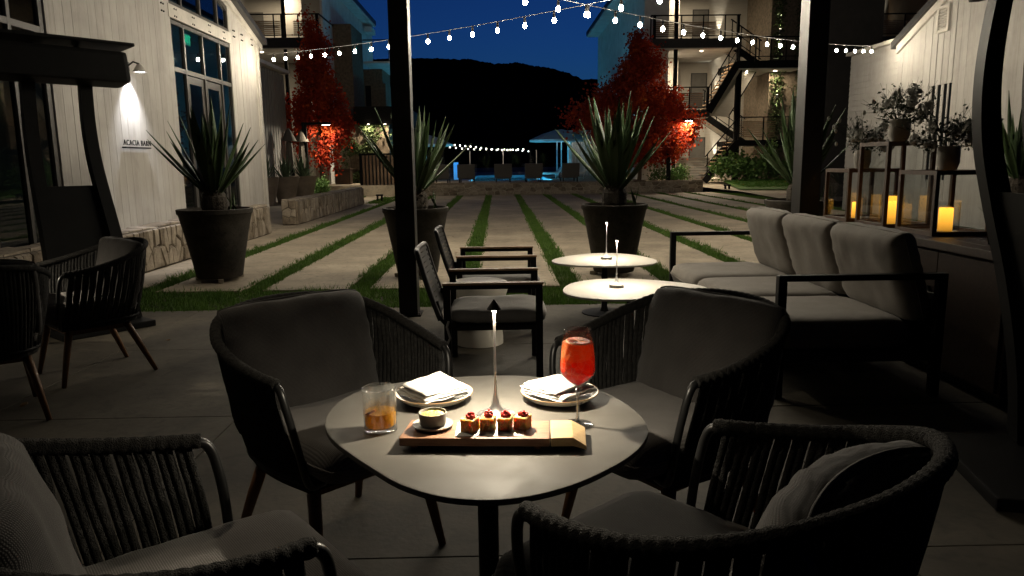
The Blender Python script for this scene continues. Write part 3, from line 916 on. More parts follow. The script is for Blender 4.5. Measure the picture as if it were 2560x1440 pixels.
# ================================================================== right barn
XR = 9.3
rb = thing('barn', 'white board-clad gable wall with louvred vent on the right', 'building', (XR, 15, 0))
def rz2(y): return 3.88 + .45 * (17.57 - y)
y = 9.0; k = 0
SL = [15.50, 15.72, 15.94, 16.16]
grooves = [15.44, 15.62, 15.84, 16.05, 16.26]
edges_ = []
yy = 9.0
while yy < 17.56:
    edges_.append(yy); yy += .215
edges_ = sorted([e for e in edges_ if not (15.3 < e < 16.4)] + grooves + [17.57])
for i in range(len(edges_) - 1):
    a, b_ = edges_[i], edges_[i + 1]
    gp = .010 if (a in grooves or b_ in grooves) else .0018
    mid = (a + b_) / 2
    zs = [(0, None)]
    if 15.44 < mid < 16.26: zs = [(0, .9), (2.88, None)]
    for (z0, z1) in zs:
        za, zb = (rz2(a), rz2(b_)) if z1 is None else (z1, z1)
        b = MB().prism([(a - 15 + gp, z0), (b_ - 15 - gp, z0), (b_ - 15 - gp, zb), (a - 15 + gp, za)], 'x', 0 - rng.uniform(0, .004), .03)
        b.build('wall_board', M['barn2'] if i % 2 else M['barn'], rb)
    if 15.44 < mid < 16.26:          # narrow slit window between two mullion boards
        MB().bb(.015, .03, a - 15 + .12, b_ - 15 - .008, .9, 2.88).build('mullion_board', M['barn'], rb)
        MB().bb(.045, .05, a - 15, a - 15 + .14, .9, 2.88).build('pane', M['pane'], rb)
MB().bb(.031, .036, -6, 2.55, 0, 3.9).build('backing', M['dark'], rb) if False else None
MB().bb(.12, .2, -6, 2.5, 0, 3.9).build('inner_wall', M['dark'], rb)
MB().prism([(2.62, 3.74), (-6.2, 3.74 + .45 * 8.82), (-6.2, 3.92 + .45 * 8.82), (2.62, 3.92)], 'x', -.055, -.006).build('rake_trim', M['trim'], rb)
MB().prism([(2.75, 3.86), (-6.2, 3.86 + .45 * 8.95), (-6.2, 4.02 + .45 * 8.95), (2.75, 4.02)], 'x', -.12, 8).build('roof', M['dark'], rb)
vt = MB().bb(-.05, -.006, .66, 1.10, 3.93, 3.99).bb(-.05, -.006, .66, 1.10, 4.41, 4.47).bb(-.05, -.006, .66, .73, 3.99, 4.41).bb(-.05, -.006, 1.03, 1.10, 3.99, 4.41)
vo = vt.build('vent', M['trim'], rb)
for j in range(7):
    zz = 4.02 + j * .057
    MB().add([(-.045, .73, zz), (-.045, 1.03, zz), (-.008, 1.03, zz + .045), (-.008, .73, zz + .045), (-.04, .73, zz - .006), (-.04, 1.03, zz - .006), (-.004, 1.03, zz + .039), (-.004, .73, zz + .039)],
             [(0, 1, 2, 3), (7, 6, 5, 4), (0, 4, 5, 1), (2, 6, 7, 3), (0, 3, 7, 4), (1, 5, 6, 2)]).build('louvre', M['trim'], vo)
lap = thing('barn_wing', 'low white lap-sided wing beyond the right gable', 'building', (XR + .05, 18.8, 0))
for j in range(28):
    z0 = j * .143
    MB().prism([(-.012, z0), (.03, z0), (.03, z0 + .15), (.002, z0 + .15)], 'y', -1.22, 1.25).build('lap_board', M['barn'], lap)
MB().bb(.035, 6, -1.2, 1.2, 0, 4.0).build('body', M['barn'], lap)
MB().bb(-.12, 6, -1.22, 1.32, 4.02, 4.1).build('roof', M['trim'], lap)

dt = thing('dark_tower', 'tall charcoal rendered tower behind the right post', 'building', (11.8, 26.3, 0))
MB().bb(-1.25, 1.35, -.3, .3, 0, 10).build('wall', mat('charcoal_render', (.022, .020, .018), .9, scale=3, bump=.1), dt)
MB().bb(-1.3, 1.4, -.35, .35, 10, 10.2).build('cap', M['dark'], dt)

# ================================================================== hotel blocks
class Block:
    """a building whose pieces are written in world metres"""
    def __init__(self, name, label, cat, o):
        self.o = o
        self.t = thing(name, label, cat, o)
    def part(self, b, name, mt, parent=None, **k):
        if parent is None:
            return b.build(name, M[mt] if isinstance(mt, str) else mt, self.t, loc=(-self.o[0], -self.o[1], -self.o[2]), **k)
        return b.build(name, M[mt] if isinstance(mt, str) else mt, parent, **k)

def lit_disc(B, x, y, z, energy=18, spot=120, size=.06, r=.07):
    d = B.part(MB().lathe([(.0001, -.012), (r, -.012), (r, .004), (.0001, .004)], 12, (x, y, z)), 'downlight', 'downlight')
    if energy:
        lamp('downlight_beam', 'AREA', energy * .22, d, (x, y, z - .03), (0, 0, 0), (1, .82, .58), .12)
    return d

def uplight(B, x, y, z, energy=30, spot=40, tilt=(180, 0, 0)):
    f = B.part(MB().tube([(x, y, z - .16), (x, y, z)], .05, 10).bb(x - .02, x + .02, y, y + .15, z - .1, z - .06), 'column_light', 'dark')
    B.part(MB().lathe([(.0001, 0), (.04, 0), (.04, .006), (.0001, .006)], 10, (x, y, z + .001)), 'lens', 'downlight', f)
    lamp('up_beam', 'SPOT', energy, f, (x, y, z + .02), (R(tilt[0]), R(tilt[1]), 0), (1, .90, .72), .03, spot, .8)
    lamp('down_beam', 'SPOT', energy * .8, f, (x, y, z - .18), (R(tilt[0] - 180), R(tilt[1]), 0), (1, .90, .72), .03, spot, .8)

def balcony(B, x0, x1, y0, y1, z0, z1, rail, posts, slats, thick=()):
    s = B.part(MB().bb(x0, x1, y0, y1, z0, z1), 'balcony_slab', 'dark')
    r_ = MB().bb(x0, x1, y0 + .02, y0 + .07, rail - .05, rail)
    r_.bb(x0, x1, y0 + .03, y0 + .06, z1 + .10, z1 + .13)
    B.part(r_, 'top_rail', 'black', s)
    for p in posts:
        B.part(MB().bb(p - .025, p + .025, y0 + .02, y0 + .07, z1, rail - .05), 'rail_post', 'black', s)
    for p in thick:
        B.part(MB().bb(p - .06, p + .06, y0 + .0, y0 + .12, z1, rail), 'rail_post', 'black', s)
    for (a, b) in slats:
        n = 8
        for i in range(n):
            z = z1 + .14 + (rail - z1 - .45) * i / (n - 1)
            B.part(MB().bb(a, b, y0 + .35, y0 + .38, z, z + .055), 'slat', 'fencewood', s)
    return s

# ---- right hand block
H = Block('hotel_block', 'three-storey pale hotel block with black stairs at right', 'building', (10, 38, 0))
WY = 40.0
H.part(MB().bb(9.0, 19.5, WY, WY + .3, .3, 10.2), 'wall', 'siding')
H.part(MB().bb(7.0, 9.0, 38.2, 39.9, .3, 10.2).bb(9.0, 9.1, 38.2, 40.0, .3, 10.2), 'wall', 'siding')
H.part(MB().bb(6.9, 7.0, 35.8, 52, .3, 9.6).bb(7.0, 8.05, 35.8, 35.9, .3, 10), 'side_wall', 'plaster')
H.part(MB().bb(6.1, 20, 36.5, 52, 9.7, 9.95), 'roof', 'dark')
H.part(MB().bb(6.12, 8.9, 36.6, 51.9, 9.6, 9.69), 'soffit', 'plaster')
# siding courses as thin shadow lines proud of the wall, level by level
for zf in (.45, 3.65, 6.83):
    for i in range(20):
        H.part(MB().bb(9.15, 10.2, WY - .022, WY - .002, zf + .15 * i + .01, zf + .15 * i + .14), 'siding_board', 'siding')
        H.part(MB().bb(11.05, 13.2, WY - .022, WY - .002, zf + .15 * i + .01, zf + .15 * i + .14), 'siding_board', 'siding')
for (zf, zt) in ((.45, 2.5), (3.65, 5.80), (6.83, 8.98)):
    d = H.part(MB().bb(10.25, 11.0, WY - .05, WY - .001, zf, zt), 'door', mat('taupe_door', (.10, .095, .085), .6, scale=4))
    H.part(MB().bb(10.2, 10.25, WY - .06, WY, zf, zt + .05).bb(11.0, 11.05, WY - .06, WY, zf, zt + .05).bb(10.2, 11.05, WY - .06, WY, zt + .001, zt + .05), 'frame', 'dark', d)
    H.part(MB().tube([(10.9, WY - .1, zf + 1.0), (10.8, WY - .1, zf + 1.0)], .015, 6).bb(10.89, 10.91, WY - .1, WY - .05, zf + .99, zf + 1.01), 'handle', 'black', d)
balcony(H, 7.05, 11.15, 35.0, 40.0, 6.43, 6.83, 7.87, (7.05, 8.45, 9.45, 10.45), ((7.35, 8.25), (8.55, 10.1)), (7.22, 11.05))
balcony(H, 6.9, 9.85, 35.0, 40.0, 3.33, 3.65, 4.70, (7.0, 7.9, 8.9), ((7.1, 9.6),), (9.75,))
H.part(MB().bb(7.1, 11.1, 35.1, 39.95, 6.395, 6.425), 'soffit', 'plaster')
H.part(MB().bb(7.0, 9.8, 35.1, 39.95, 3.295, 3.325), 'soffit', 'plaster')
# black steel columns
for (cx, cy, z1) in ((8.28, 35.25, 10), (11.3, 35.3, 5.5), (11.2, 35.3, 6.4)):
    H.part(MB().bb(cx - .08, cx + .08, cy, cy + .16, .3, z1), 'column', 'black')
# stair flights : level 3 -> upper landing -> level 2 -> lower landing -> ground
def flight(a, b, width, y0, rail=1.05, skew=0.0):
    a, b = Vector(a), Vector(b)
    s = H.part(MB().bar((a.x, y0, a.z - .1), (b.x, y0, b.z - .1), .06, .30), 'stair_stringer', 'black')
    H.part(MB().bar((a.x + skew, y0 + width, a.z - .1), (b.x + skew, y0 + width, b.z - .1), .06, .30), 'stair_stringer', 'black')
    n = max(4, int(abs(a.z - b.z) / .18))
    H.part(MB().add([(a.x, y0 + .04, a.z - .27), (b.x, y0 + .04, b.z - .27), (b.x + skew, y0 + width - .04, b.z - .27), (a.x + skew, y0 + width - .04, a.z - .27),
                     (a.x, y0 + .04, a.z - .24), (b.x, y0 + .04, b.z - .24), (b.x + skew, y0 + width - .04, b.z - .24), (a.x + skew, y0 + width - .04, a.z - .24)],
                    [(0, 1, 2, 3), (4, 7, 6, 5), (0, 4, 5, 1), (1, 5, 6, 2), (2, 6, 7, 3), (3, 7, 4, 0)]), 'stair_soffit', 'siding', s)
    for i in range(n):
        p = a.lerp(b, (i + .5) / n)
        H.part(MB().bb(p.x - .15, p.x + .15, y0 + .05, y0 + width - .05, p.z - .02, p.z + .02), 'tread', 'fencewood', s)
    for yy in (y0,):
        H.part(MB().bar((a.x, yy, a.z + rail), (b.x, yy, b.z + rail), .05, .05).bar((a.x, yy, a.z + rail * .55), (b.x, yy, b.z + rail * .55), .03, .03)
               .bar((a.x, yy, a.z + rail * .2), (b.x, yy, b.z + rail * .2), .03, .03), 'handrail', 'black', s)
        for i in range(4):
            p = a.lerp(b, (i + .15) / 3.4)
            H.part(MB().bb(p.x - .02, p.x + .02, yy - .02, yy + .02, p.z, p.z + rail), 'baluster', 'black', s)
flight((11.1, 36.3, 6.83), (12.6, 36.3, 5.83), 1.1, 36.3)
flight((11.1, 35.0, 5.83), (9.8, 35.0, 3.65), 1.2, 35.0, skew=1.25)
flight((9.9, 36.5, 3.65), (12.0, 36.5, 2.25), 1.1, 36.5)
flight((11.2, 35.0, 2.25), (9.7, 35.0, .45), 1.2, 35.0)
lA = H.part(MB().bb(11.05, 14.2, 35.0, 38.0, 5.50, 5.83), 'stair_landing', 'black')
H.part(MB().bb(11.1, 14.1, 35.05, 37.9, 5.46, 5.495), 'soffit', 'plaster', lA)
rl_ = MB().bb(11.1, 14.2, 35.03, 35.08, 6.85, 6.90).bb(11.1, 14.2, 35.04, 35.07, 6.0, 6.03)
for p in (11.15, 11.9, 12.6, 13.3, 14.1): rl_.bb(p - .025, p + .025, 35.03, 35.08, 5.83, 6.85)
H.part(rl_, 'railing', 'black', lA)
lB = H.part(MB().bb(11.15, 13.8, 35.0, 38.0, 2.0, 2.25), 'stair_landing', 'black')
rl_ = MB().bb(11.2, 13.7, 35.03, 35.08, 3.27, 3.32)
for p in (11.25, 12.4, 13.6): rl_.bb(p - .025, p + .025, 35.03, 35.08, 2.25, 3.27)
H.part(rl_, 'railing', 'black', lB)
for i in range(8): H.part(MB().bb(11.3, 13.0, 35.12, 35.15, 2.4 + i * .095, 2.44 + i * .095), 'slat', 'fencewood', lB)
# low slatted screen before the ground floor
for i in range(9):
    H.part(MB().bb(8.38, 10.0, 35.3, 35.34, .40 + i * .12, .50 + i * .12), 'screen_board', 'siding')
H.part(MB().bb(8.2, 8.36, 35.28, 35.36, .3, 3.3).bb(7.1, 7.6, 38.0, 38.19, .3, 3.3), 'screen_post', 'plaster')
# lamps of the block
for (x, y) in ((7.6, 36.0), (8.6, 36.6), (9.6, 35.8)): lit_disc(H, x, y, 6.385, 480)
for (x, y) in ((7.6, 36.0), (8.9, 36.0)): lit_disc(H, x, y, 3.285, 480)
for (x, y) in ((11.7, 35.7), (13.1, 35.8)): lit_disc(H, x, y, 5.45, 320)
lit_disc(H, 9.3, 37.5, 10.2 - .6, 720)
for zz in (1.3, 4.6, 7.7): uplight(H, 11.6, WY - .14, zz, 270, 34, (176, 0, 0))
# soft wash on the outer wall between the stair and the stone pier
# stone piers wrapped in climbers
PV = MB()
H.part(MB().bb(13.05, 15.6, 36.4, 40.0, .3, 10), 'stone_pier', 'stone3')
for (px_, zz) in ((13.4, .9), (13.4, 4.4), (13.4, 7.4), (14.5, 1.6), (14.5, 4.9)):
    uplight(H, px_, 36.2, zz, 247, 30, (177, 0, 0))

# ---- the further wing seen over the right barn
H2 = Block('hotel_wing', 'distant hotel balcony above the right barn roof', 'building', (18.5, 38, 0))
H2.part(MB().bb(16.6, 21.5, 40, 40.3, 0, 10.5), 'wall', 'siding')
balcony(H2, 17.2, 20.4, 35, 40, 6.4, 6.83, 7.85, (17.3, 18.7, 20.3), ((17.3, 19.8),), ())
H2.part(MB().bb(17.9, 18.5, 39.93, 39.999, 6.83, 8.9), 'door', 'dark')
H2.part(MB().bb(20.4, 20.7, 34.6, 41, 0, 10), 'brown_wall', 'fencewood')
uplight(H2, 20.0, 39.85, 7.7, 270, 30, (176, 0, 0))
lit_disc(H2, 18.9, 36, 6.385, 320)

# ---- left hand block
L = Block('hotel_block', 'three-storey hotel block with stone tower behind the red tree at left', 'building', (-9, 38, 0))
L.part(MB().bb(-16, -8.6, WY, WY + .3, .3, 10.4), 'wall', 'siding')
for zf in (3.3, 7.05):
    for i in range(20):
        L.part(MB().bb(-13.9, -11.2, WY - .022, WY - .002, zf + .15 * i + .01, zf + .15 * i + .14), 'siding_board', 'siding')
d = L.part(MB().bb(-12.7, -11.9, WY - .05, WY - .024, 7.05, 9.1), 'door', bpy.data.materials['taupe_door'])
L.part(MB().tube([(-12.05, WY - .1, 8.0), (-12.15, WY - .1, 8.0)], .015, 6), 'handle', 'black', d)
L.part(MB().bb(-9.35, -8.1, 37.6, 37.7, .3, 10.3).bb(-10.5, -9.4, 38.6, 38.7, 7.05, 10.3), 'panel_wall', 'siding')
L.part(MB().bb(-8.1, -8.0, 36.0, 50, .3, 9.7), 'side_wall', 'plaster')
L.part(MB().bb(-18, -7.4, 37, 48, 9.8, 10.05), 'roof', 'dark')
L.part(MB().bb(-9.5, -7.42, 37.1, 47.9, 9.7, 9.79), 'soffit', 'plaster')
L.part(MB().bb(-7.9, -7.45, 46.5, 47.9, 9.2, 9.5), 'eave_end', 'plaster')
balcony(L, -12.6, -7.97, 35, 40, 6.62, 7.05, 8.09, (-11.2, -10.0, -8.9), ((-12.4, -9.8), (-9.2, -8.25)), (-9.62, -8.05))
L.part(MB().bb(-12.5, -8.05, 35.1, 39.95, 6.585, 6.615), 'soffit', 'plaster')
L.part(MB().bb(-9.70, -9.56, 35.3, 35.44, .3, 10), 'column', 'black')
L.part(MB().bb(-7.99, -7.94, 35.02, 39.9, 8.04, 8.09).bb(-7.98, -7.95, 35.02, 39.9, 7.12, 7.15), 'return_rail', 'black')
L.part(MB().bb(-8.3, -7.1, 38, 41, .2, 8.15), 'stone_tower', 'stone3')
L.part(MB().bb(-7.6, -6.1, 42, 45, .2, 5.7).bb(-7.6, -6.4, 43, 46, 5.7, 6.6), 'stone_tower', 'stone3')
L.part(MB().bb(-7.2, -6.9, 41.97, 42.0, 4.5, 5.6), 'window', 'black')
L.part(MB().bb(-7.0, -5.6, 40.5, 46, 6.6, 6.7), 'balcony_slab', 'plaster')
bars = MB().bb(-5.68, -5.62, 40.5, 46, 7.75, 7.8).bb(-7, -5.62, 40.5, 40.55, 7.75, 7.8)
for i in range(14): bars.bb(-5.67, -5.64, 40.5 + .42 * i, 40.53 + .42 * i, 6.7, 7.75)
L.part(bars, 'railing', 'black')
L.part(MB().bb(-8.95, -5.3, 37.0, 37.4, .0, 3.25), 'ground_floor_wall', 'stone3')
L.part(MB().bb(-6.9, -4.4, 36.6, 42, 3.28, 4.1), 'canopy', 'black')
for i in range(2): lit_disc(L, -6.2 + .8 * i, 36.5, 3.26, 260, r=.05)
for (x, y) in ((-10.9, 36), (-8.6, 36)): lit_disc(L, x, y, 6.575, 320)
lit_disc(L, -10.6, 38, 9.78, 640)
for zz in (7.85,): uplight(L, -13.25, WY - .14, zz, 270, 34, (176, 0, 0))
# rough stones on the lit ground floor wall
r13 = random.Random(77)
for poly in stone_cells(1.75, 3.2, 9, 15, .42, r13):
    stone_obj(poly, (lambda u, v, d: (-8.95 + u + 9, 37.0 - 38 - d, v + .02)), .03, .008, r13, L.t, ['stone', 'stone2', 'stone2'])

# ================================================================== foliage
def leaf_cloud(pts, size, seed, aspect=.6):
    r = np.random.default_rng(seed)
    n = len(pts)
    s = size * r.uniform(.6, 1.3, n)
    a = r.normal(size=(n, 3)); a /= np.linalg.norm(a, axis=1)[:, None]
    b = r.normal(size=(n, 3)); b -= a * (a * b).sum(1)[:, None]; b /= np.linalg.norm(b, axis=1)[:, None]
    c = np.cross(a, b)
    P = np.asarray(pts)
    q = np.stack([P - a * s[:, None], P + b * (s * aspect)[:, None] + c * (s * .15)[:, None], P + a * s[:, None], P - b * (s * aspect)[:, None] + c * (s * .15)[:, None]], 1)
    return q.reshape(-1, 3), np.arange(4 * n)

def crown_points(n, shape, seed, clumps=60, spread=.22):
    """leaf positions gathered into clumps inside shape(z)->radius, z in 0..1"""
    r = np.random.default_rng(seed)
    out = []
    cl = []
    while len(cl) < clumps:
        z = r.uniform(0, 1)
        rad = shape(z)
        if r.uniform(0, 1) > (rad / 1.0) ** 1.2 + .1: continue
        th = r.uniform(0, 6.283)
        rad *= 1 + .28 * math.sin(2 * th + seed) * math.sin(5 * z + seed) + .18 * math.sin(3 * th + 9 * z)
        q = rad * math.sqrt(r.uniform(.15, 1))
        cl.append((q * math.cos(th), q * math.sin(th), z, r.uniform(.6, 1.2)))
    per = n // clumps
    for (x, y, z, k) in cl:
        p = r.normal(size=(int(per * k), 3)) * np.array([spread, spread, spread * .55]) * k
        out.append(p + np.array([x, y, z]))
    return np.concatenate(out)

def tree(name, label, loc, height, z0, radius, shape, seed, n, leafsize, mt, clumps=70, spread=.2):
    t_ = thing(name, label, 'tree', loc)
    pts = crown_points(n, shape, seed, clumps, spread)
    pts = pts * np.array([radius, radius, height - z0]) + np.array([0, 0, z0])
    pts = pts[pts[:, 2] > z0 * .55]
    V, I = leaf_cloud(pts, leafsize, seed + 1, .75)
    place(fast_mesh('crown', V, 4, I, mt), 'crown', t_)
    r = random.Random(seed)
    tr = MB()
    trunk = [Vector((0, 0, -.1)), Vector((.04, .02, z0 * .7)), Vector((-.03, 0, z0 + (height - z0) * .45)), Vector((0, 0, height * .93))]
    tr.tube(spline(trunk, 5), [.11 * (1 - .055 * i) for i in range(16)], 8)
    for i in range(16):
        z = z0 * .9 + (height - z0) * .75 * i / 16
        th = r.uniform(0, 6.28)
        q = radius * shape(min(1, max(.02, (z - z0) / (height - z0)))) * .85
        tr.tube([(0, 0, z), (q * .5 * math.cos(th), q * .5 * math.sin(th), z + .25), (q * math.cos(th), q * math.sin(th), z + .55)], [.035, .022, .008], 5)
    tr.build('trunk', M['bark'], t_, smooth=True)
    return t_

def maple_shape(z): return float(np.interp(z, [0, .12, .3, .5, .62, .75, .9, 1], [.55, .85, 1.0, .95, .62, .33, .22, .10]))
def maple_shape2(z): return float(np.interp(z, [0, .12, .28, .42, .55, .7, .85, 1], [.66, .95, 1.0, .82, .46, .25, .16, .07]))
tree('maple_tree', 'red autumn maple in front of the left hotel block', (-7.45, 31.6, 0), 6.7, 1.7, 1.3, maple_shape, 21, 22000, .066, M['maple'], 62, .135)
tree('maple_tree', 'large red autumn maple in front of the right hotel block', (6.35, 33.6, .45), 6.5, 1.1, 2.75, maple_shape2, 22, 42000, .066, M['maple'], 105, .10)

def shrub(name, label, loc, rx, ry, h, n, size, mt, seed, group=None, cat='shrub'):
    t_ = thing(name, label, cat, loc, 0, group)
    r = np.random.default_rng(seed)
    k = 26
    cl = np.stack([r.uniform(-1, 1, k) * rx * .8, r.uniform(-1, 1, k) * ry * .8, r.uniform(.15, .85, k) * h], 1)
    cl = cl[((cl[:, 0] / rx) ** 2 + (cl[:, 1] / ry) ** 2 + ((cl[:, 2] - h * .4) / (h * .7)) ** 2) < 1.0]
    pts = np.concatenate([c + r.normal(size=(n // len(cl), 3)) * np.array([rx, ry, h]) * .17 for c in cl])
    pts[:, 2] = np.maximum(pts[:, 2], .02)
    V, I = leaf_cloud(pts, size, seed + 1, .7)
    place(fast_mesh('foliage', V, 4, I, mt), 'foliage', t_)
    st = MB()
    for c in cl[:10]: st.tube([(0, 0, 0), tuple(c * .5), tuple(c)], .012, 5)
    st.build('stems', M['bark'], t_)
    return t_
shrub('shrub', 'broad-leaved bright green shrub under the black stair', (11.2, 34.6, .4), 1.25, .6, 1.2, 2600, .085, M['shrub'], 31)
shrub('shrub', 'upright green shrub beside the stair landing', (12.7, 34.8, .4), .45, .45, 1.75, 1500, .05, M['shrub'], 32)
shrub('shrub', 'dim leafy shrub in the dark under the landing', (14.2, 34.9, .4), 1.0, .5, 1.1, 900, .08, M['shrub'], 33)
shrub('shrub', 'clipped shrub behind the wall below the right maple', (7.6, 33.4, .45), .95, .4, .65, 1800, .045, M['shrub'], 34)
shrub('shrub', 'round clipped shrub under the arched path lamp', (-7.35, 30.3, 0), .55, .5, .85, 2200, .04, M['shrub'], 35)
shrub('shrub', 'smaller clipped shrub beside the lamp post', (-8.1, 30.6, 0), .4, .4, .7, 1200, .04, M['shrub'], 36)
v = thing('climbing_vine', 'leafy vine climbing the lit stone wall at left', 'vine', (-6.6, 36.95, .1))
r = np.random.default_rng(8)
pts = np.stack([r.normal(0, .55, 5200), -r.uniform(0, .25, 5200), r.uniform(0, 3.6, 5200)], 1)
keep = (np.sin(pts[:, 0] * 5 + np.sin(pts[:, 2] * 2)) + np.sin(pts[:, 2] * 4.2 + pts[:, 0] * 2)) > -.55
V, I = leaf_cloud(pts[keep], .06, 9, .7)
place(fast_mesh('foliage', V, 4, I, M['vine']), 'foliage', v)
st = MB()
for i in range(6): st.tube([(-.5 + .2 * i, -.05, 0), (-.6 + .25 * i, -.08, 1.5), (-.7 + .28 * i, -.05, 3.4)], .015, 5)
st.build('stems', M['bark'], v)
for (vx, nm) in ((13.4, 'climber with lit leaves on the nearer stone pier at right'), (14.5, 'dimmer climber on the further stone pier at right')):
    v = thing('climbing_vine', nm, 'vine', (vx, 36.35, .4))
    pts = np.stack([r.normal(0, .16, 1500), -np.abs(r.normal(0, .09, 1500)), r.uniform(.2, 9.2, 1500)], 1)
    V, I = leaf_cloud(pts, .075, int(vx * 10), .6)
    place(fast_mesh('foliage', V, 4, I, M['vine']), 'foliage', v)

# ================================================================== path lamp, gate, bins, landscape lights
pl_ = thing('path_lamp', 'black arched path lamp with lit head below the left maple', 'lamp', (-7.62, 30, 0))
MB().bb(-.09, .09, -.07, .07, -.05, 3.03).build('post', M['black'], pl_, bevel=.005)
MB().bb(.09, 1.05, -.07, .07, 2.93, 3.03).build('arm', M['black'], pl_, bevel=.005)
MB().bb(.72, 1.0, -.05, .05, 2.915, 2.928).build('lens', emit('path_lens', (1, .9, .72), 30), pl_)
lamp('path_beam', 'AREA', 110, pl_, (.86, 0, 2.90), (0, 0, 0), (1, .88, .66), .22)
pl2 = thing('path_lamp', 'black arched path lamp with lit head by the right maple', 'lamp', (7.55, 33.1, .45))
MB().bb(-.09, .09, -.07, .07, -.05, 2.72).build('post', M['black'], pl2, bevel=.005)
MB().bb(.09, 1.05, -.07, .07, 2.62, 2.72).build('arm', M['black'], pl2, bevel=.005)
MB().bb(.72, 1.0, -.05, .05, 2.605, 2.618).build('lens', bpy.data.materials['path_lens'], pl2)
lamp('path_beam', 'AREA', 150, pl2, (.86, 0, 2.59), (0, 0, 0), (1, .88, .66), .22)

gt = thing('slatted_gate', 'dark slatted timber gate with small lights at its foot', 'gate', (-5.4, 33.5, .0))
for i in range(12):
    MB().bb(-.62 + .16 * i, -.62 + .16 * i + .085, -.04, .04, .12, 1.75).build('slat', M['fencewood'], gt)
MB().bb(-.75, -.64, -.08, .08, 0, 1.85).bb(1.35, 1.46, -.08, .08, 0, 1.85).bb(-.64, 1.35, -.03, .03, 1.76, 1.84).bb(-.64, 1.35, .05, .10, .3, .4).build('frame', M['black'], gt)
MB().bb(-.63, 1.34, .12, .16, .1, 1.75).build('backing_panel', M['dark'], gt)
for i in range(5):
    f = MB().lathe([(.0001, 0), (.035, 0), (.035, .05), (.0001, .05)], 10, (-.45 + .38 * i, -.16, .02)).build('foot_light', emit('foot_lens', (1, .8, .5), 10) if i == 0 else bpy.data.materials['foot_lens'], gt)
    lamp('foot_beam', 'SPOT', 6, gt, (-.45 + .38 * i, -.16, .1), (R(180), 0, 0), (1, .8, .5), .02, 60, .7)
bn = thing('timber_bin', 'brown timber bin cabinet by the lit stone wall', 'bin', (-7.3, 35.6, 0))
MB().bb(-.35, .35, -.3, .3, .1, 1.12).build('body', M['consolewood'], bn, bevel=.01)
MB().bb(-.38, .38, -.33, .33, 1.125, 1.18).build('lid', M['consolewood'], bn, bevel=.01)
MB().bb(-.3, .3, -.312, -.302, .2, 1.0).build('door', M['lanternwood'], bn)

def ground_light(loc, label, rz=0, s=1.0):
    t_ = thing('landscape_light', label, 'light', loc, rz, 'low black landscape lights in the grass edge')
    MB().bb(-.13 * s, .13 * s, -.09, .09, .20 * s, .26 * s).build('cap', M['black'], t_, bevel=.01)
    MB().bb(-.11 * s, -.05 * s, -.05, .05, 0, .2 * s).bb(.05 * s, .11 * s, -.05, .05, 0, .2 * s).build('feet', M['black'], t_)
    return t_
ground_light((-4.45, 28.0, 0), 'low black landscape light beyond the free-standing stone wall')
ground_light((-3.6, 29.6, 0), 'low black landscape light beside the left post', .3)
ground_light((9.62, 31.2, .08), 'low black landscape light at the end of the long wall')
ground_light((9.85, 24.6, .0), 'low black landscape light left of the right post')
bl = thing('bollard', 'short square stone bollard at the lawn edge', 'bollard', (11.9, 28.4, .0))
MB().bb(-.16, .16, -.16, .16, -.05, .62).build('shaft', M['stone2'], bl, bevel=.02)
MB().bb(-.19, .19, -.19, .19, .625, .70).build('cap', M['stone'], bl, bevel=.02)

# ================================================================== pool terrace furniture
def lounger(loc, label):
    t_ = thing('sun_lounger', label, 'lounger', loc, 0, 'wicker loungers in a row behind the stone wall')
    MB().bb(-.36, .36, .1, 1.75, .18, .30).build('base', M['wicker'], t_, bevel=.02)
    MB().box((0, -.02, .55), (.80, .09, .62), rot=Matrix.Rotation(R(14), 3, 'X')).build('backrest', M['wicker'], t_, bevel=.02)
    MB().box((0, .08, .57), (.68, .07, .56), rot=Matrix.Rotation(R(14), 3, 'X')).bb(-.34, .34, .12, 1.73, .31, .39).build('cushion', M['pad'], t_, bevel=.02)
    for sx in (-1, 1):
        for yy in (.2, 1.65):
            MB().bb(sx * .32 - .025, sx * .32 + .025, yy - .025, yy + .025, 0, .18).build('leg', M['black'], t_)
for (x, nm) in ((-2.62, 'leftmost wicker lounger back above the stone wall'), (-1.45, 'second wicker lounger back from the left above the stone wall'), (.23, 'middle wicker lounger back in front of the pool'), (1.62, 'fourth wicker lounger back from the left above the wall'), (3.3, 'rightmost wicker lounger back above the stone wall')):
    lounger((x, 34.0, .45), nm)
gf_ = thing('glass_fence', 'frameless glass fence between the loungers and pool', 'fence', (0, 36.6, .45))
for i, x in enumerate((-4.6, -2.98, -1.36, .26, 1.88, 3.5)):
    MB().bb(x - .02, x + .02, -.02, .02, 0, 1.5).build('post', M['alu'], gf_)
    if i < 5: MB().bb(x + .03, x + 1.59, -.006, .006, .08, 1.48).build('glass_panel', M['fenceglass'], gf_)

def parasol(loc, r_, hz, label, seed):
    t_ = thing('parasol', label, 'parasol', loc)
    MB().tube([(0, 0, 0), (0, 0, hz + .3)], .035, 8).build('pole', M['plaster'], t_)
    MB().lathe([(.0001, 0), (.35, 0), (.35, .06), (.0001, .08)], 16).build('base', M['dark'], t_)
    mod_ = lambda a, z: 1 - .06 * abs(math.sin(4 * a))
    MB().lathe([(r_, hz - .12), (r_, hz - .02), (r_ * .55, hz + .30), (.12, hz + .52), (.0001, hz + .53)], 32, mod=mod_).build('canopy', M['canvas'], t_)
    for k in range(8):
        a = k * math.pi / 4 + .2
        MB().tube([(0, 0, hz + .45), (r_ * .93 * math.cos(a), r_ * .93 * math.sin(a), hz - .05)], .014, 5).build('rib', M['alu'], t_)
    lamp('canopy_fill', 'POINT', 14, t_, (.25, -.2, hz - .1), color=(.6, .86, 1.0), size=.05)  # fill lamp added to light the canvas from below, no fixture
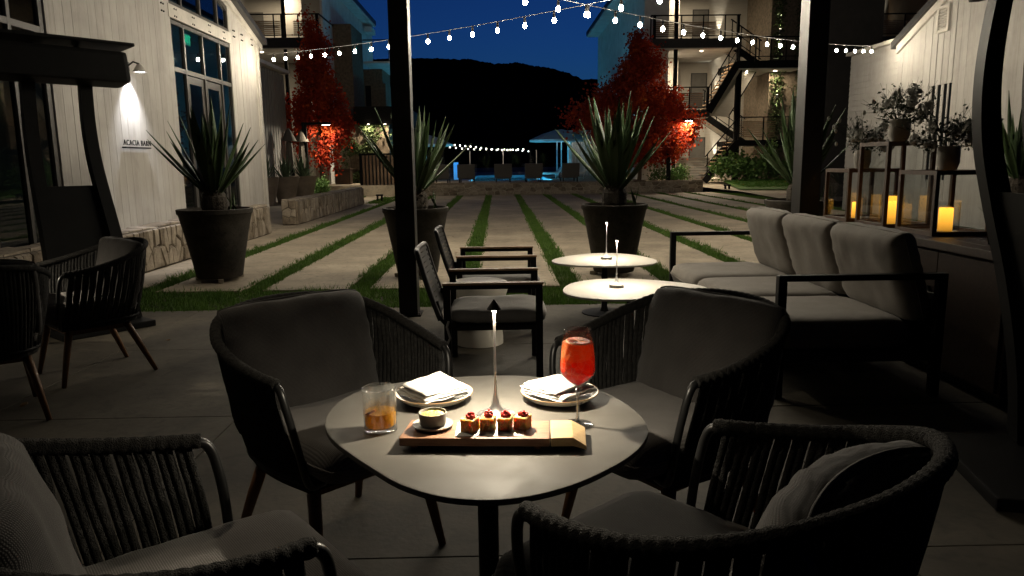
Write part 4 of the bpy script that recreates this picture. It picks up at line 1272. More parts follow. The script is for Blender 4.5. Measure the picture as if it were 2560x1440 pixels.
parasol((-3.95, 41.5, .45), 1.5, 1.95, 'blue-lit pool parasol beside the left post', 1)
parasol((3.35, 42.5, .45), 1.55, 2.15, 'blue-lit pool parasol left of the right maple', 2)
parasol((3.85, 45.5, .45), 1.6, 2.3, 'further blue-lit parasol behind the pool at right', 3)
def chaise(loc, rz, label):
    t_ = thing('chaise', label, 'lounger', loc, rz, 'pale chaises under the parasols')
    prof = [(-.8, .25), (.3, .25), (.85, .78), (.80, .84), (.27, .36), (-.8, .36)]
    MB().prism(prof, 'y', -.3, .3).build('cushion', M['plate'], t_, bevel=.02)
    for (x, y) in ((-.7, -.25), (-.7, .25), (.3, -.25), (.3, .25)): MB().bb(x - .02, x + .02, y - .02, y + .02, 0, .25).build('leg', M['plaster'], t_)
chaise((-4.4, 40.0, .45), R(185), 'pale chaise under the left pool parasol')
chaise((2.9, 40.6, .45), R(10), 'pale chaise nearest the pool at right')
chaise((4.3, 40.3, .45), R(-5), 'pale chaise stacked with towels by the cabana')
cb = thing('cabana', 'pale curtained cabana behind the right parasol', 'cabana', (5.3, 45.5, .45))
MB().bb(-1.0, -.92, -.9, .9, 0, 2.6).bb(.5, .58, -.9, .9, 0, 2.6).build('frame', M['plaster'], cb)
MB().bb(-1.1, .7, -1.0, 1.0, 2.6, 2.72).build('roof', M['plaster'], cb)
cw = MB()
cur = [(-.9 + .05 * i, .6 + .04 * math.sin(i * 1.7)) for i in range(29)]
cw.prism(cur + [(x, y + .02) for (x, y) in reversed(cur)], 'z', .05, 2.55)
cw.build('curtain', M['canvas'], cb, smooth=True)
f = MB().lathe([(.0001, 0), (.07, 0), (.07, .12), (.0001, .12)], 10, (-.6, -.5, 2.35)).build('lantern', emit('cabana_lamp', (1, .9, .7), 12), cb)
lamp('cabana_light', 'POINT', 20, cb, (-.4, -.4, 2.2), color=(1, .93, .8), size=.08)
wf = thing('slat_screen', 'warm-lit vertical timber screen behind the right planter', 'screen', (5.9, 37.5, .45))
for i in range(9):
    MB().bb(-.75 + .17 * i, -.75 + .17 * i + .1, -.03, .03, .05, 1.45).build('slat', M['fencewood'], wf)
MB().bb(-.8, .8, .035, .08, .2, .3).bb(-.8, .8, .035, .08, 1.2, 1.3).build('rail', M['fencewood'], wf)
for i in range(3):
    MB().lathe([(.0001, 0), (.04, 0), (.04, .05), (.0001, .05)], 8, (-.5 + .5 * i, -.2, .01)).build('foot_light', bpy.data.materials['foot_lens'], wf)
    lamp('foot_beam', 'SPOT', 10, wf, (-.5 + .5 * i, -.2, .08), (R(172), 0, 0), (1, .75, .42), .02, 70, .7)
bc = thing('pool_shower', 'slim column beside the pool with blue light painted on as glow', 'shower', (-2.35, 42, .45))
MB().bb(-.13, .13, -.1, .1, 0, .95).build('column', emit('painted_blue_glow', (.10, .45, .95), .55), bc, bevel=.02)  # blue pool light painted into column and dome as emission
MB().sphere((.45, 0, .25), .28, 10, 6, .9).build('spray_dome', emit('painted_dome_glow', (.02, .12, .8), .35), bc)
# ---- far festoon by the pool
fs_ = thing('string_lights', 'far festoon of tiny lit bulbs over the pool deck', 'string lights', (0, 47, 2.3))
pts = spline([(-3.0, 0, .25), (-1.6, .2, .10), (0, 0, -.12), (1.6, 0, -.1)], 10)
MB().tube(pts, .008, 4).build('cable', M['black'], fs_)
for q in resample(pts, 15):
    MB().sphere((q.x, q.y, q.z - .05), .045, 8, 5).build('bulb', M['farbulb'], fs_)
pts = spline([(-3.1, 2, .12), (-1.6, 2, -.03), (.3, 2, -.05), (2.0, 2, -.2)], 10)
MB().tube(pts, .008, 4).build('cable', M['black'], fs_)
for q in resample(pts, 14):
    MB().sphere((q.x, q.y, q.z - .05), .04, 8, 5).build('bulb', M['farbulb'], fs_)

# ================================================================== near string lights
def festoon(label, a, b, sag, n, seed):
    a, b = Vector(a), Vector(b)
    t_ = thing('string_lights', label, 'string lights', a)
    d = b - a
    pts = []
    for i in range(41):
        u = i / 40
        pts.append(d * u + Vector((0, 0, -sag * 4 * u * (1 - u))))
    MB().tube(pts, .0045, 5).build('cable', M['alu'], t_)
    bulb = MB().sphere((0, 0, 0), .0255, 12, 8, 1.25).mesh('bulb', M['bulb'], True)
    sock = MB().lathe([(.0001, .11), (.014, .11), (.017, .04), (.012, .03), (.0001, .03)], 8).mesh('socket', M['black'])
    for i in range(n - 1):
        u = (i + 1.2) / (n + .9)
        q = d * u + Vector((0, 0, -sag * 4 * u * (1 - u)))
        bo_ = place(bulb, 'bulb', t_, (q.x, q.y, q.z - .115))
        place(sock, 'socket', bo_)
    return t_
festoon('festoon of bright bulbs from the left barn corner to overhead right', (-5.0, 16.38, 3.70), (2.75, 7.35, 3.22), .12, 21, 1)
festoon('festoon of bright bulbs from the right barn to overhead left', (9.18, 18.2, 4.0), (-.75, 7.35, 3.22), .18, 24, 2)

# ================================================================== pavilion posts and beam
def post(label, x0, x1):
    t_ = thing('pavilion_post', label, 'post', ((x0 + x1) / 2, 6.84, 0))
    w = (x1 - x0) / 2
    MB().bb(-w, w, -.1, .1, .012, 2.995).build('shaft', M['post'], t_, bevel=.004)
    MB().bb(-w - .03, w + .03, -.13, .13, 0, .012).build('base_plate', M['black'], t_)
    for sx in (-1, 1):
        MB().tube([(sx * (w + .018), -.11, .012), (sx * (w + .018), -.11, .03)], .012, 6).build('bolt', M['alu'], t_)
post('black steel post left of centre between the two lounge groups', -.935, -.765)
post('black steel post on the right behind the sofa and lanterns', 2.75, 2.93)
pr = thing('added_roof', 'flat dark roof added above the view to block the string lights', 'roof', (1, 2, 3.0))  # unseen roof, added to keep string light off the patio
MB().bb(-7.5, 6.5, -5.5, 5.25, .12, .22).build('roof_deck', M['dark'], pr)
MB().bb(-7.5, 6.5, 4.70, 4.96, 0, .119).bb(-7.5, 6.5, -.1, .16, 0, .119).build('beam', M['post'], pr)

dl_ = thing('ceiling_downlight', 'recessed downlight in the pavilion roof above the view', 'light', (-1.6, 3.0, 3.0))
MB().lathe([(.055, .119), (.055, .02), (.062, .015), (.066, .018), (.066, .119)], 20).build('trim_ring', M['dark'], dl_)
MB().lathe([(.0001, .03), (.05, .03), (.05, .036), (.0001, .036)], 16).build('lens', M['downlight'], dl_)
lamp('downlight_beam', 'SPOT', 40, dl_, (0, 0, .01), Vector((1.1, -1.2, -2.5)).to_track_quat('-Z', 'Y').to_euler(), (1, .84, .60), .035, 66, .5)

# ================================================================== planters
def sword(L, w, bend, seed):
    """one channelled sword leaf, growing up +z, bending to +x"""
    r = random.Random(seed)
    n = 9
    vs_, fs_ = [], []
    for i in range(n + 1):
        t_ = i / n
        hw = w * (.55 + 1.3 * t_ if t_ < .35 else (1.0 if t_ < .5 else max(0.0, 1 - ((t_ - .5) / .5) ** 1.4))) * (1 if t_ < 1 else 0)
        hw = max(hw, .0015)
        z = L * t_
        x = bend * L * t_ ** 2
        dp = hw * .45
        vs_ += [(x + dp, -hw, z), (x + dp * .55, -hw * .6, z), (x - .004, 0, z), (x + dp * .55, hw * .6, z), (x + dp, hw, z),
                (x - .012 * (1 - t_), 0, z)]
    for i in range(n):
        a, b = i * 6, (i + 1) * 6
        for k in range(4): fs_.append((a + k, a + k + 1, b + k + 1, b + k))
        fs_.append((a + 4, a + 5, b + 5, b + 4)); fs_.append((a + 5, a, b, b + 5))
    return MB().add(vs_, fs_)

def leaf_meshes(mt, L, w):
    out = []
    for i, bd in enumerate((.01, .03, .06, -.02)):
        out.append(sword(L * (1 - .06 * i), w * (1 - .05 * i), bd, i).mesh('leaf', mt, 'all'))
    return out
LV = leaf_meshes(M['agave'], 1.18, .062)
LVP = leaf_meshes(M['agavepale'], .8, .045)

def plant_leaves(parent, z, meshes, n, seed, spread=46, scale=1.0, jitter=.12):
    r = random.Random(seed)
    for i in range(n):
        f = (i + .5) / n
        tilt = R(3 + spread * f ** 1.25 + r.uniform(-5, 5))
        az = i * 2.39996 + r.uniform(-.25, .25)
        s = scale * r.uniform(.82, 1.08) * (1 - .12 * f)
        place(meshes[r.randrange(len(meshes))], 'leaf', parent, (.05 * math.cos(az), .05 * math.sin(az), z - .10 * f), (0, tilt, az), (s, s, s))

def big_pot(label_pot, label_plant, x, y, r_, h, seed, n=36, rz=0, scale=1.0):
    p = thing('planter', label_pot, 'planter', (x, y, 0), rz, 'tapered planters along the patio edge')
    prof = [(.0001, .045), (r_ * .60, .045), (r_ * .62, .06), (r_ * .72, h * .35), (r_ * .86, h * .7), (r_ * .96, h - .07), (r_, h - .05), (r_ * 1.005, h), (r_ * .93, h + .003), (r_ * .91, h - .06), (.0001, h - .065)]
    MB().lathe(prof, 40).build('pot', M['pot'], p, smooth=True)
    MB().lathe([(.0001, h - .055), (r_ * .9, h - .055), (r_ * .9, h - .07), (.0001, h - .07)], 24).build('soil', M['soil'], p)
    for k in range(3):
        a = k * 2.094 - 1.2
        MB().box((r_ * .60 * math.cos(a), r_ * .60 * math.sin(a), .0225), (.10, .06, .045), a).build('foot', M['stone2'], p, bevel=.008)
    t_ = thing('yucca', label_plant, 'plant', (x, y, h - .06), rz, 'sword-leaved yuccas in the tapered planters')
    # shaggy trunk
    rr = random.Random(seed)
    tk = MB().lathe([(.13, 0), (.155, .08), (.15, .2), (.10, .30), (.04, .36), (.0001, .37)], 14)
    for i in range(70):
        a = rr.uniform(0, 6.28); z = rr.uniform(.02, .30); q = .13
        tk.add([(q * math.cos(a - .12), q * math.sin(a - .12), z), (q * math.cos(a + .12), q * math.sin(a + .12), z), ((q + .06) * math.cos(a), (q + .06) * math.sin(a), z + .05)], [(0, 1, 2)])
    tk.build('trunk', M['yuccatrunk'], t_)
    plant_leaves(t_, .30, LV, n, seed, scale=scale)
    for k in range(3):
        place(LV[1], 'leaf', t_, (.22 + .03 * k, -.1 + .06 * k, .02), (.15, R(10 + 14 * k), k * 2.2), (.26, .26, .26))
    return p

big_pot('tapered grey planter before the barn wall at left', 'sword-leaved yucca in front of the barn doors', -3.47, 9.15, .44, .88, 41, 27)
big_pot('tapered dark planter half hidden by the left steel post', 'sword-leaved yucca behind the left steel post', -1.02, 9.15, .405, .86, 42, 25)
big_pot('tapered dark planter behind the white coffee tables', 'tall sword-leaved yucca right of centre', 1.42, 9.1, .405, .87, 43, 32, scale=1.03)
big_pot('tapered planter tucked behind the right steel post', 'sword-leaved yucca spreading either side of the right post', 3.86, 9.5, .42, .87, 44, 27)
big_pot('tapered planter far right behind the right heater', 'sword-leaved yucca at the right edge before the gable', 7.2, 10.2, .42, .87, 45, 24)
for i, (x, y, nm) in enumerate(((-8.05, 25.9, 'front left'), (-7.75, 27.4, 'middle'), (-7.45, 28.8, 'furthest right'))):
    p = thing('planter', nm + ' brown tapered planter in the row by the grey shed', 'planter', (x, y, 0), 0, 'brown planters by the grey shed')
    MB().lathe([(.0001, 0), (.30, 0), (.48, .92), (.50, .96), (.47, .96), (.44, .86), (.0001, .86)], 4 if False else 28).build('pot', M['rustpot'], p, smooth=True)
    t_ = thing('agave', nm + ' pale agave in the row by the grey shed', 'plant', (x, y, .84), 0, 'pale agaves by the grey shed')
    MB().lathe([(.12, 0), (.12, .1), (.0001, .18)], 10).build('heart', M['yuccatrunk'], t_)
    plant_leaves(t_, .1, LVP, 24, 60 + i, 46, 1.15)

for (x, y, nm) in ((-7.95, 28.9, 'nearer'), (-7.75, 30.0, 'further')):
    u = thing('closed_parasol', nm + ' furled brown parasol by the grey shed', 'parasol', (x, y, 0))
    MB().tube([(0, 0, 0), (0, 0, 2.75)], .03, 8).build('pole', M['dark'], u)
    MB().lathe([(.0001, 0), (.28, 0), (.28, .05), (.0001, .06)], 14).build('base', M['dark'], u)
    MB().lathe([(.17, 1.25), (.15, 1.6), (.12, 2.1), (.10, 2.25), (.0001, 2.3)], 20, mod=lambda a, z: 1 + .12 * math.sin(7 * a)).build('folded_canopy', M['darkcanvas'], u, smooth=True)
    MB().lathe([(.27, 2.28), (.25, 2.34), (.12, 2.62), (.03, 2.76), (.0001, 2.78)], 20, mod=lambda a, z: 1 + .05 * math.sin(6 * a)).build('cap', M['darkcanvas'], u, smooth=True)

# ================================================================== rope chairs
def pillow(w, h, t_, nu=16, nv=16, n=5.0, m_=2.6, wrinkle=.0, seed=0, bend=0.0, corner=.12):
    """soft cushion in the x-z plane, thickness along y, centred"""
    b = MB()
    vs_ = []
    idx = {}
    def corner_map(u, v):
        k = corner
        return u * (1 - k * abs(v) ** 5 * abs(u) ** 2), v * (1 - k * abs(u) ** 5 * abs(v) ** 2)
    for side in (1, -1):
        for j in range(nv + 1):
            for i in range(nu + 1):
                u = -1 + 2 * i / nu; v = -1 + 2 * j / nv
                u = math.copysign(1 - (1 - abs(u)) ** 1.35, u); v = math.copysign(1 - (1 - abs(v)) ** 1.35, v)
                border = i in (0, nu) or j in (0, nv)
                p = max(0.0, (1 - abs(u) ** n) * (1 - abs(v) ** n)) ** (1 / m_)
                cu, cv = corner_map(u, v)
                x, z = cu * w / 2, cv * h / 2
                y = side * t_ / 2 * p
                if wrinkle:
                    q = noise.noise((x * 7 + seed, z * 7, side * 3.0)) + .5 * noise.noise((x * 17, z * 6 + seed, side))
                    y += wrinkle * q * p
                    e = max(abs(u), abs(v))
                    y += side * wrinkle * .9 * math.sin((math.atan2(v, u)) * 19 + seed) * max(0, e - .75) * 3.0 * p
                    z += wrinkle * .5 * noise.noise((x * 6, seed, z * 3))
                y -= bend * x * x
                if border and side == -1:
                    vs_.append(None); idx[(side, i, j)] = idx[(1, i, j)]
                else:
                    idx[(side, i, j)] = len(vs_); vs_.append((x, y, z))
    real = {}
    out = []
    for k, v_ in enumerate(vs_):
        if v_ is not None:
            real[k] = len(out); out.append(v_)
    fs_ = []
    for side in (1, -1):
        for j in range(nv):
            for i in range(nu):
                q = [real[idx[(side, i, j)]], real[idx[(side, i + 1, j)]], real[idx[(side, i + 1, j + 1)]], real[idx[(side, i, j + 1)]]]
                fs_.append(tuple(q) if side == -1 else tuple(reversed(q)))
    return b.add(out, fs_)

def piping(w, h, corner, bend=0.0, r_=.0042):
    k = corner
    pts = []
    N = 14
    def cm(u, v): return Vector((u * (1 - k * abs(v) ** 5 * abs(u) ** 2) * w / 2, -bend * (u * w / 2) ** 2, v * (1 - k * abs(u) ** 5 * abs(v) ** 2) * h / 2))
    for i in range(N): pts.append(cm(-1 + 2 * i / N, -1))
    for i in range(N): pts.append(cm(1, -1 + 2 * i / N))
    for i in range(N): pts.append(cm(1 - 2 * i / N, 1))
    for i in range(N): pts.append(cm(-1, 1 - 2 * i / N))
    return MB().tube(pts, r_, 6, closed=True)

HALF = [(.33, .235, .735), (.350, .13, .748), (.360, -.01, .775), (.345, -.15, .815), (.278, -.272, .858), (.145, -.342, .88)]
RAIL = spline([(x, y, z) for (x, y, z) in HALF] + [(0, -.362, .886)] + [(-x, y, z) for (x, y, z) in reversed(HALF)], 10)
HB = [(.262, .262, .405), (.283, .1, .40), (.278, -.05, .40), (.25, -.16, .40), (.17, -.235, .40)]
RING = spline([p for p in HB] + [(0, -.262, .40)] + [(-x, y, z) for (x, y, z) in reversed(HB)], 10)
NR = 37
top_ = resample(RAIL, NR + 2); low_ = resample(RING, NR + 2)
rr = random.Random(3)
ROPES = []
for i in range(1, NR + 1):
    a, b = top_[i], low_[i]
    out_ = Vector((a.x, a.y + .05, 0)).normalized()
    tang = (top_[i + 1] - top_[i - 1]).normalized()
    P_ = []
    for k in range(7):
        t_ = k / 6
        q = a.lerp(b, t_) + out_ * (.012 * math.sin(math.pi * t_)) + tang * (rr.uniform(-.0022, .0022))
        P_.append(q)
    rm = MB()
    for sd in (-1, 1):                            # each strand is a pair of cords laid side by side
        rm.tube([q + tang * (sd * .0098) for q in P_], [.0100 * rr.uniform(.93, 1.07) for _ in P_], 7, flat=.8, side=tang)
    ROPES.append(rm.mesh('rope', M['rope'], 'all'))
# wrapped top rail: close coils
coil = resample(RAIL, 330)
crad = [.0178 + .0022 * abs(math.sin(i * .60)) for i in range(330)]
WRAP = MB().tube(coil, crad, 10).mesh('wrapped_rail', M['ropewrap'], 'all')
def front_tube(s):
    p = spline([(s * .332, .20, .738), (s * .33, .248, .722), (s * .322, .268, .66), (s * .30, .275, .55), (s * .262, .268, .40), (s * .20, .255, .385)], 6)
    return MB().tube(p, .0125, 10).mesh('front_tube', M['tubemetal'], 'all')
FT = (front_tube(1), front_tube(-1))
BASE = MB().tube(RING + [Vector((-.2, .27, .40)), Vector((0, .275, .40)), Vector((.2, .27, .40))], .014, 8, closed=True).mesh('base_ring', M['black'], 'all')
pan = []
PAN = MB().prism([(x * .985, y * .985) for (x, y, z) in [tuple(q) for q in resample(RING, 30)]], 'z', .365, .40).mesh('seat_pan', M['black'])
SEAT = pillow(.56, .66, .125, 16, 16, 14, 2.6, .003, 2, 0, .05).mesh('seat_cushion', M['seatcloth'], 'all')
BACKS = [pillow(.60, .46, .125, 24, 22, 8, 2.5, .013, 11 + 5 * k, .70, .05).mesh('back_cushion', M['cushion'], 'all') for k in range(3)]
def legm(x0, y0, x1, y1):
    P_ = [(x0, y0, .39), (x0 + (x1 - x0) * .5, y0 + (y1 - y0) * .5, .2), (x1, y1, 0)]
    return MB().tube(P_, [.024, .021, .014], 10).mesh('leg', M['walnut'], 'all')
PIPE_S = piping(.56, .66, .05, 0, .0035).mesh('piping', M['seatcloth'], 'all')
PIPE_B = piping(.60, .46, .05, .70, .0035).mesh('piping', M['cushion'], 'all')
LEGS = [legm(s * .21, .20, s * .255, .285) for s in (1, -1)] + [legm(s * .20, -.13, s * .265, -.29) for s in (1, -1)]
APRON = MB().bb(-.20, .20, .185, .215, .325, .365).bb(-.19, .19, -.145, -.115, .325, .365).bb(.19, .215, -.12, .19, .325, .365).bb(-.215, -.19, -.12, .19, .325, .365).mesh('leg_frame', M['walnut'])

def rope_chair(label, x, y, fx, fy, bk, group='charcoal rope tub chairs', back_tilt=14, bz=.695):
    rz = math.atan2(-fx, fy)
    t_ = thing('rope_chair', label, 'chair', (x, y, 0), rz, group)
    place(WRAP, 'wrapped_rail', t_)
    for m_ in FT: place(m_, 'front_tube', t_)
    place(BASE, 'base_ring', t_)
    place(PAN, 'seat_pan', t_)
    place(APRON, 'leg_frame', t_)
    for m_ in LEGS: place(m_, 'leg', t_)
    for m_ in ROPES: place(m_, 'rope', t_)
    sc_ = place(SEAT, 'seat_cushion', t_, (0, .105, .485), (R(90), 0, 0))
    place(PIPE_S, 'piping', sc_)
    bc_ = place(BACKS[bk], 'back_cushion', t_, (0, -.150, bz), (R(back_tilt), 0, 0))
    place(PIPE_B, 'piping', bc_)
    return t_
rope_chair('charcoal rope chair behind the table, nearest the left post', -.61, 2.59, .69, -.72, 0)
rope_chair('charcoal rope chair behind the table, in front of the sofa', .594, 2.55, -.826, -.563, 1)
rope_chair('charcoal rope chair at the lower left corner, cut by the frame', -.725, 1.335, .79, .61, 2)
rope_chair('charcoal rope chair at the lower right, back to the camera', .445, 1.38, -.66, .75, 0, back_tilt=22, bz=.655)
rope_chair('charcoal rope chair by the left heater, light on its seat', -2.80, 5.02, -.69, -.72, 1)
rope_chair('charcoal rope chair at the far left edge, back turned', -2.93, 4.10, -.6, .8, 2)

# ================================================================== dining table and what stands on it
TT = .74
OUT = [(-.456, 1.829), (-.467, 1.939), (-.445, 2.055), (-.375, 2.15), (-.225, 2.215), (-.045, 2.243), (.12, 2.214), (.275, 2.085), (.348, 1.925), (.366, 1.775), (.336, 1.664), (.271, 1.56), (.16, 1.45), (.058, 1.392), (-.033, 1.376), (-.127, 1.397), (-.215, 1.458), (-.287, 1.543), (-.359, 1.638), (-.42, 1.733)]
TCX, TCY = -.04, 1.81
dt_ = thing('dining_table', 'pebble-shaped grey dining table with drinks and food', 'table', (TCX, TCY, 0))
outl = [(p.x - TCX, p.y - TCY) for p in spline([(x, y, 0) for x, y in OUT], 5, True)]
MB().prism(outl, 'z', TT - .014, TT).build('tabletop', M['tabletop'], dt_, bevel=.003)
MB().lathe([(.0001, .0), (.24, .0), (.24, .008), (.05, .018), (.03, .05), (.027, .3), (.027, .70), (.06, .722), (.0001, .7255)], 24).build('pedestal', M['black'], dt_, smooth=True)
MB().bb(-.2, .2, -.02, .02, .70, .725).bb(-.02, .02, -.2, .2, .70, .725).build('top_bracket', M['black'], dt_)

def table_lamp(label, x, y, z, h=.312, base_r=.05, base_h=.006, power=4.0, hat=.019, mt='alu', stemglow=1):
    t_ = thing('table_lamp', label, 'lamp', (x, y, z), 0, 'slim cordless table lamps')
    MB().lathe([(.0001, 0), (base_r, 0), (base_r, base_h), (base_r * .8, base_h + .002), (base_r * .45, base_h + .008), (base_r * .22, base_h + .025), (.0055, base_h + .055), (.0036, base_h + .10), (.0030, h * .6), (.0036, h * .85), (.0050, h - .026), (.0001, h - .025)], 28).build('stem', M[mt], t_, smooth=True)
    MB().lathe([(hat, h - .026), (hat * .98, h - .0245), (.001, h), (.0001, h)], 20).build('hat', M['black'], t_)
    MB().lathe([(.0075, h - .0265), (hat * .72, h - .0265), (hat * .72, h - .0262), (.0075, h - .0262)], 20).build('led_ring', M['led'], t_)
    lamp('lamp_light', 'AREA', power, t_, (0, 0, h - .030), (0, 0, 0), (1, .87, .66), .028)
    return t_
table_lamp('slim arrow-topped lamp in the middle of the dining table', -.016, 1.87, TT, .312, power=11.0)

t2 = thing('dining_table', 'second pebble dining table beyond the left edge of the patio', 'table', (-3.42, 4.47, 0))
MB().prism(outl, 'z', TT - .014, TT).build('tabletop', M['tabletop'], t2, bevel=.003)
MB().lathe([(.0001, .0), (.24, .0), (.24, .008), (.05, .018), (.03, .05), (.027, .3), (.027, .70), (.06, .722), (.0001, .7255)], 24).build('pedestal', M['black'], t2, smooth=True)
table_lamp('slim arrow-topped lamp on the second dining table', -3.42, 4.50, TT, .312, power=24.0)

# plates and napkins
def plate(label, x, y):
    t_ = thing('plate', label, 'plate', (x, y, TT))
    MB().lathe([(.0001, .004), (.052, .0), (.062, .002), (.09, .010), (.106, .022), (.109, .026), (.1085, .0285), (.105, .027), (.088, .017), (.06, .011), (.0001, .010)], 48).build('dish', M['plate'], t_, smooth=True)
    MB().tube([(.1085 * math.cos(k * math.pi / 24), .1085 * math.sin(k * math.pi / 24), .0275) for k in range(48)], .0012, 6, closed=True).build('glaze_rim', M['platerim'], t_)
plate('white plate with folded napkin left of the lamp', -.189, 2.00)
plate('white plate with folded napkin behind the wine glass', .162, 1.99)

def napkin(label, x, y, rz, seed):
    t_ = thing('napkin', label, 'napkin', (x, y, TT + .026), rz)
    r = random.Random(seed)
    for k in range(4):
        s = .150 - .006 * k
        N = 14
        vs_ = []
        ox, oy, an = r.uniform(-.006, .006), -.008 * k * .4 + r.uniform(-.003, .003), r.uniform(-.07, .07)
        z0 = .002 + .0075 * k
        for lay in (0, 1):
            for j in range(N + 1):
                for i in range(N + 1):
                    u, v_ = -1 + 2 * i / N, -1 + 2 * j / N
                    e = max(abs(u), abs(v_))
                    zz = z0 + .0055 * lay * (1 - max(0, e - .88) * 5) + .0035 * noise.noise((u * 2.2 + seed, v_ * 2.2, k)) - .006 * max(0, e - .7) * (1 + k * .3) + .0045 * k * max(0, v_ * .5 + u * .5)
                    xx = u * s / 2 * (1 + .015 * noise.noise((v_ * 2, k, seed))); yy = v_ * s / 2 * (1 + .015 * noise.noise((u * 2, k + 5, seed)))
                    c_, s__ = math.cos(an), math.sin(an)
                    vs_.append((ox + c_ * xx - s__ * yy, oy + s__ * xx + c_ * yy, zz))
        W = N + 1
        fs_ = []
        for j in range(N):
            for i in range(N):
                a = j * W + i
                fs_.append((a + 1, a, a + W, a + W + 1))
                a += W * W
                fs_.append((a, a + 1, a + W + 1, a + W))
        rim = [i for i in range(W)] + [j * W + N for j in range(1, W)] + [N * W + i for i in range(N - 1, -1, -1)] + [j * W for j in range(N - 1, 0, -1)]
        for a, b in zip(rim, rim[1:] + rim[:1]): fs_.append((a, b, b + W * W, a + W * W))
        MB().add(vs_, fs_).build('fold', M['napkin'], t_, smooth='all')
napkin('folded white napkin on the left plate', -.189, 2.00, R(38), 1)
napkin('folded white napkin on the right plate', .158, 1.99, R(-48), 5)

# whisky tumbler
def cut(a, z):
    if z < .004: return 1
    if z < .055:
        return 1 - .045 * abs(math.sin(6 * a + z * 95)) * abs(math.sin(6 * a - z * 95))
    if z < .10: return 1 - .022 * abs(math.sin(9 * a))
    return 1
tg = thing('whisky_tumbler', 'cut-glass tumbler of whisky with ice on the left of the table', 'glass', (-.304, 1.775, TT))
prof = [(.0001, .0005), (.036, .0005), (.0405, .003)] + [(.0410 + .0016 * i / 22, .003 + .108 * i / 22) for i in range(23)] + [(.0424, .1125), (.0405, .113), (.0396, .111), (.039, .06), (.0378, .017), (.034, .013), (.0001, .012)]
MB().lathe(prof, 96, mod=lambda a, z: cut(a, z)).build('glass', M['glass'], tg, smooth='all')
def nocut(a, z): return 1
MB().lathe([(.0001, .0135), (.0335, .0140), (.0372, .0178), (.0380, .03), (.0384, .052), (.0001, .0522)], 40).build('whisky', M['whiskey'], tg, smooth=True)
ic = MB().box((-.008, .004, .052), (.030, .030, .030), rot=Matrix.Rotation(.5, 3, 'X') @ Matrix.Rotation(.4, 3, 'Z'))
ic.build('ice_cube', M['ice'], tg, bevel=.004)
MB().box((.014, -.006, .060), (.026, .026, .026), rot=Matrix.Rotation(-.4, 3, 'Y') @ Matrix.Rotation(.9, 3, 'Z')).build('ice_cube', M['ice'], tg, bevel=.004)
pe = []
for k in range(14):
    a = k * .42
    pe.append((-.016 + .013 * math.cos(a), -.016 + .010 * math.sin(a), .026 + .0028 * k))
MB().tube(pe, .0065, 6, flat=.35).build('orange_twist', M['orange'], tg, smooth='all')

# wine glass of red aperitif
wg = thing('wine_glass', 'tall stemmed glass of red iced aperitif at right of table', 'glass', (.191, 1.785, TT))
op = [(.0001, .0008), (.038, .0008), (.040, .002), (.038, .0035), (.012, .006), (.0055, .012), (.0042, .03), (.0040, .075), (.005, .098), (.010, .104), (.026, .117), (.041, .133), (.0455, .147), (.0450, .165), (.0415, .205), (.0335, .248), (.0330, .2495)]
ip = [(.0323, .248), (.0402, .205), (.0437, .165), (.0442, .147), (.0396, .134), (.025, .119), (.009, .107), (.0001, .106)]
MB().lathe(op[8:] + ip, 48).build('bowl', M['wineglass'], wg, smooth='all')
MB().lathe(op[:9] + [(.0001, .098)], 40).build('stem_and_foot', M['stemglass'], wg, smooth='all')
lq = [(.0001, .1063), (.0088, .1073), (.0247, .1193), (.0393, .1343), (.0438, .1472), (.0433, .165), (.0400, .204), (.0378, .2165), (.0001, .2168)]
MB().lathe(lq, 40).build('drink', M['aperitif'], wg, smooth=True)
sl = MB().lathe([(.0001, -.002), (.027, -.002), (.027, .002), (.0001, .002)], 24)
slo = sl.build('orange_slice', mat('blood_orange', (.45, .02, .02), .35, color2=(.75, .16, .08), scale=120, coat=.3), wg, loc=(.0, -.004, .2195), rot=(R(5), R(3), 0))
MB().tube([(.0278 * math.cos(k * math.pi / 12), .0278 * math.sin(k * math.pi / 12), .0) for k in range(24)], .0022, 6, closed=True).build('rind', mat('pale_rind', (.75, .42, .25), .5, scale=60), slo)
sk = MB()
for k in range(9):
    a = k * math.pi / 4.5
    sk.bar((.004 * math.cos(a), .004 * math.sin(a), .0025), (.026 * math.cos(a), .026 * math.sin(a), .0025), .0012, .0008)
sk.build('membranes', bpy.data.materials['pale_rind'], slo)
for k, (a, z, s) in enumerate(((.3, .216, .016), (2.2, .215, .015), (4.0, .2155, .017))):
    MB().box((.022 * math.cos(a), .022 * math.sin(a), z), (s, s, s), rot=Matrix.Rotation(k + .4, 3, 'X') @ Matrix.Rotation(k * .7, 3, 'Z')).build('ice_cube', M['ice'], wg, bevel=.003)

# serving board
BX, BY, BRZ = -.015, 1.69, R(-3.5)
sb_ = thing('serving_board', 'long wooden serving board with a pale angled end', 'board', (BX, BY, TT), BRZ)
MB().prism([(-.222, -.062), (-.214, .062), (.128, .058), (.128, -.062)], 'z', .010, .030).build('plank', M['boardwood'], sb_, bevel=.003)
e = MB().add([(.131, -.062, .010), (.131, .058, .010), (.131, -.062, .031), (.131, .058, .031), (.182, -.060, .032), (.182, .058, .032), (.182, -.060, .011), (.182, .058, .011), (.212, -.070, .016), (.215, .045, .018), (.212, -.070, .006), (.215, .045, .007)],
             [(0, 2, 3, 1), (2, 4, 5, 3), (4, 8, 9, 5), (8, 10, 11, 9), (6, 7, 11, 10), (0, 1, 7, 6), (0, 6, 4, 2), (6, 10, 8, 4), (1, 3, 5, 7), (7, 5, 9, 11)])
e.build('angled_end', M['palewood'], sb_, bevel=.002)
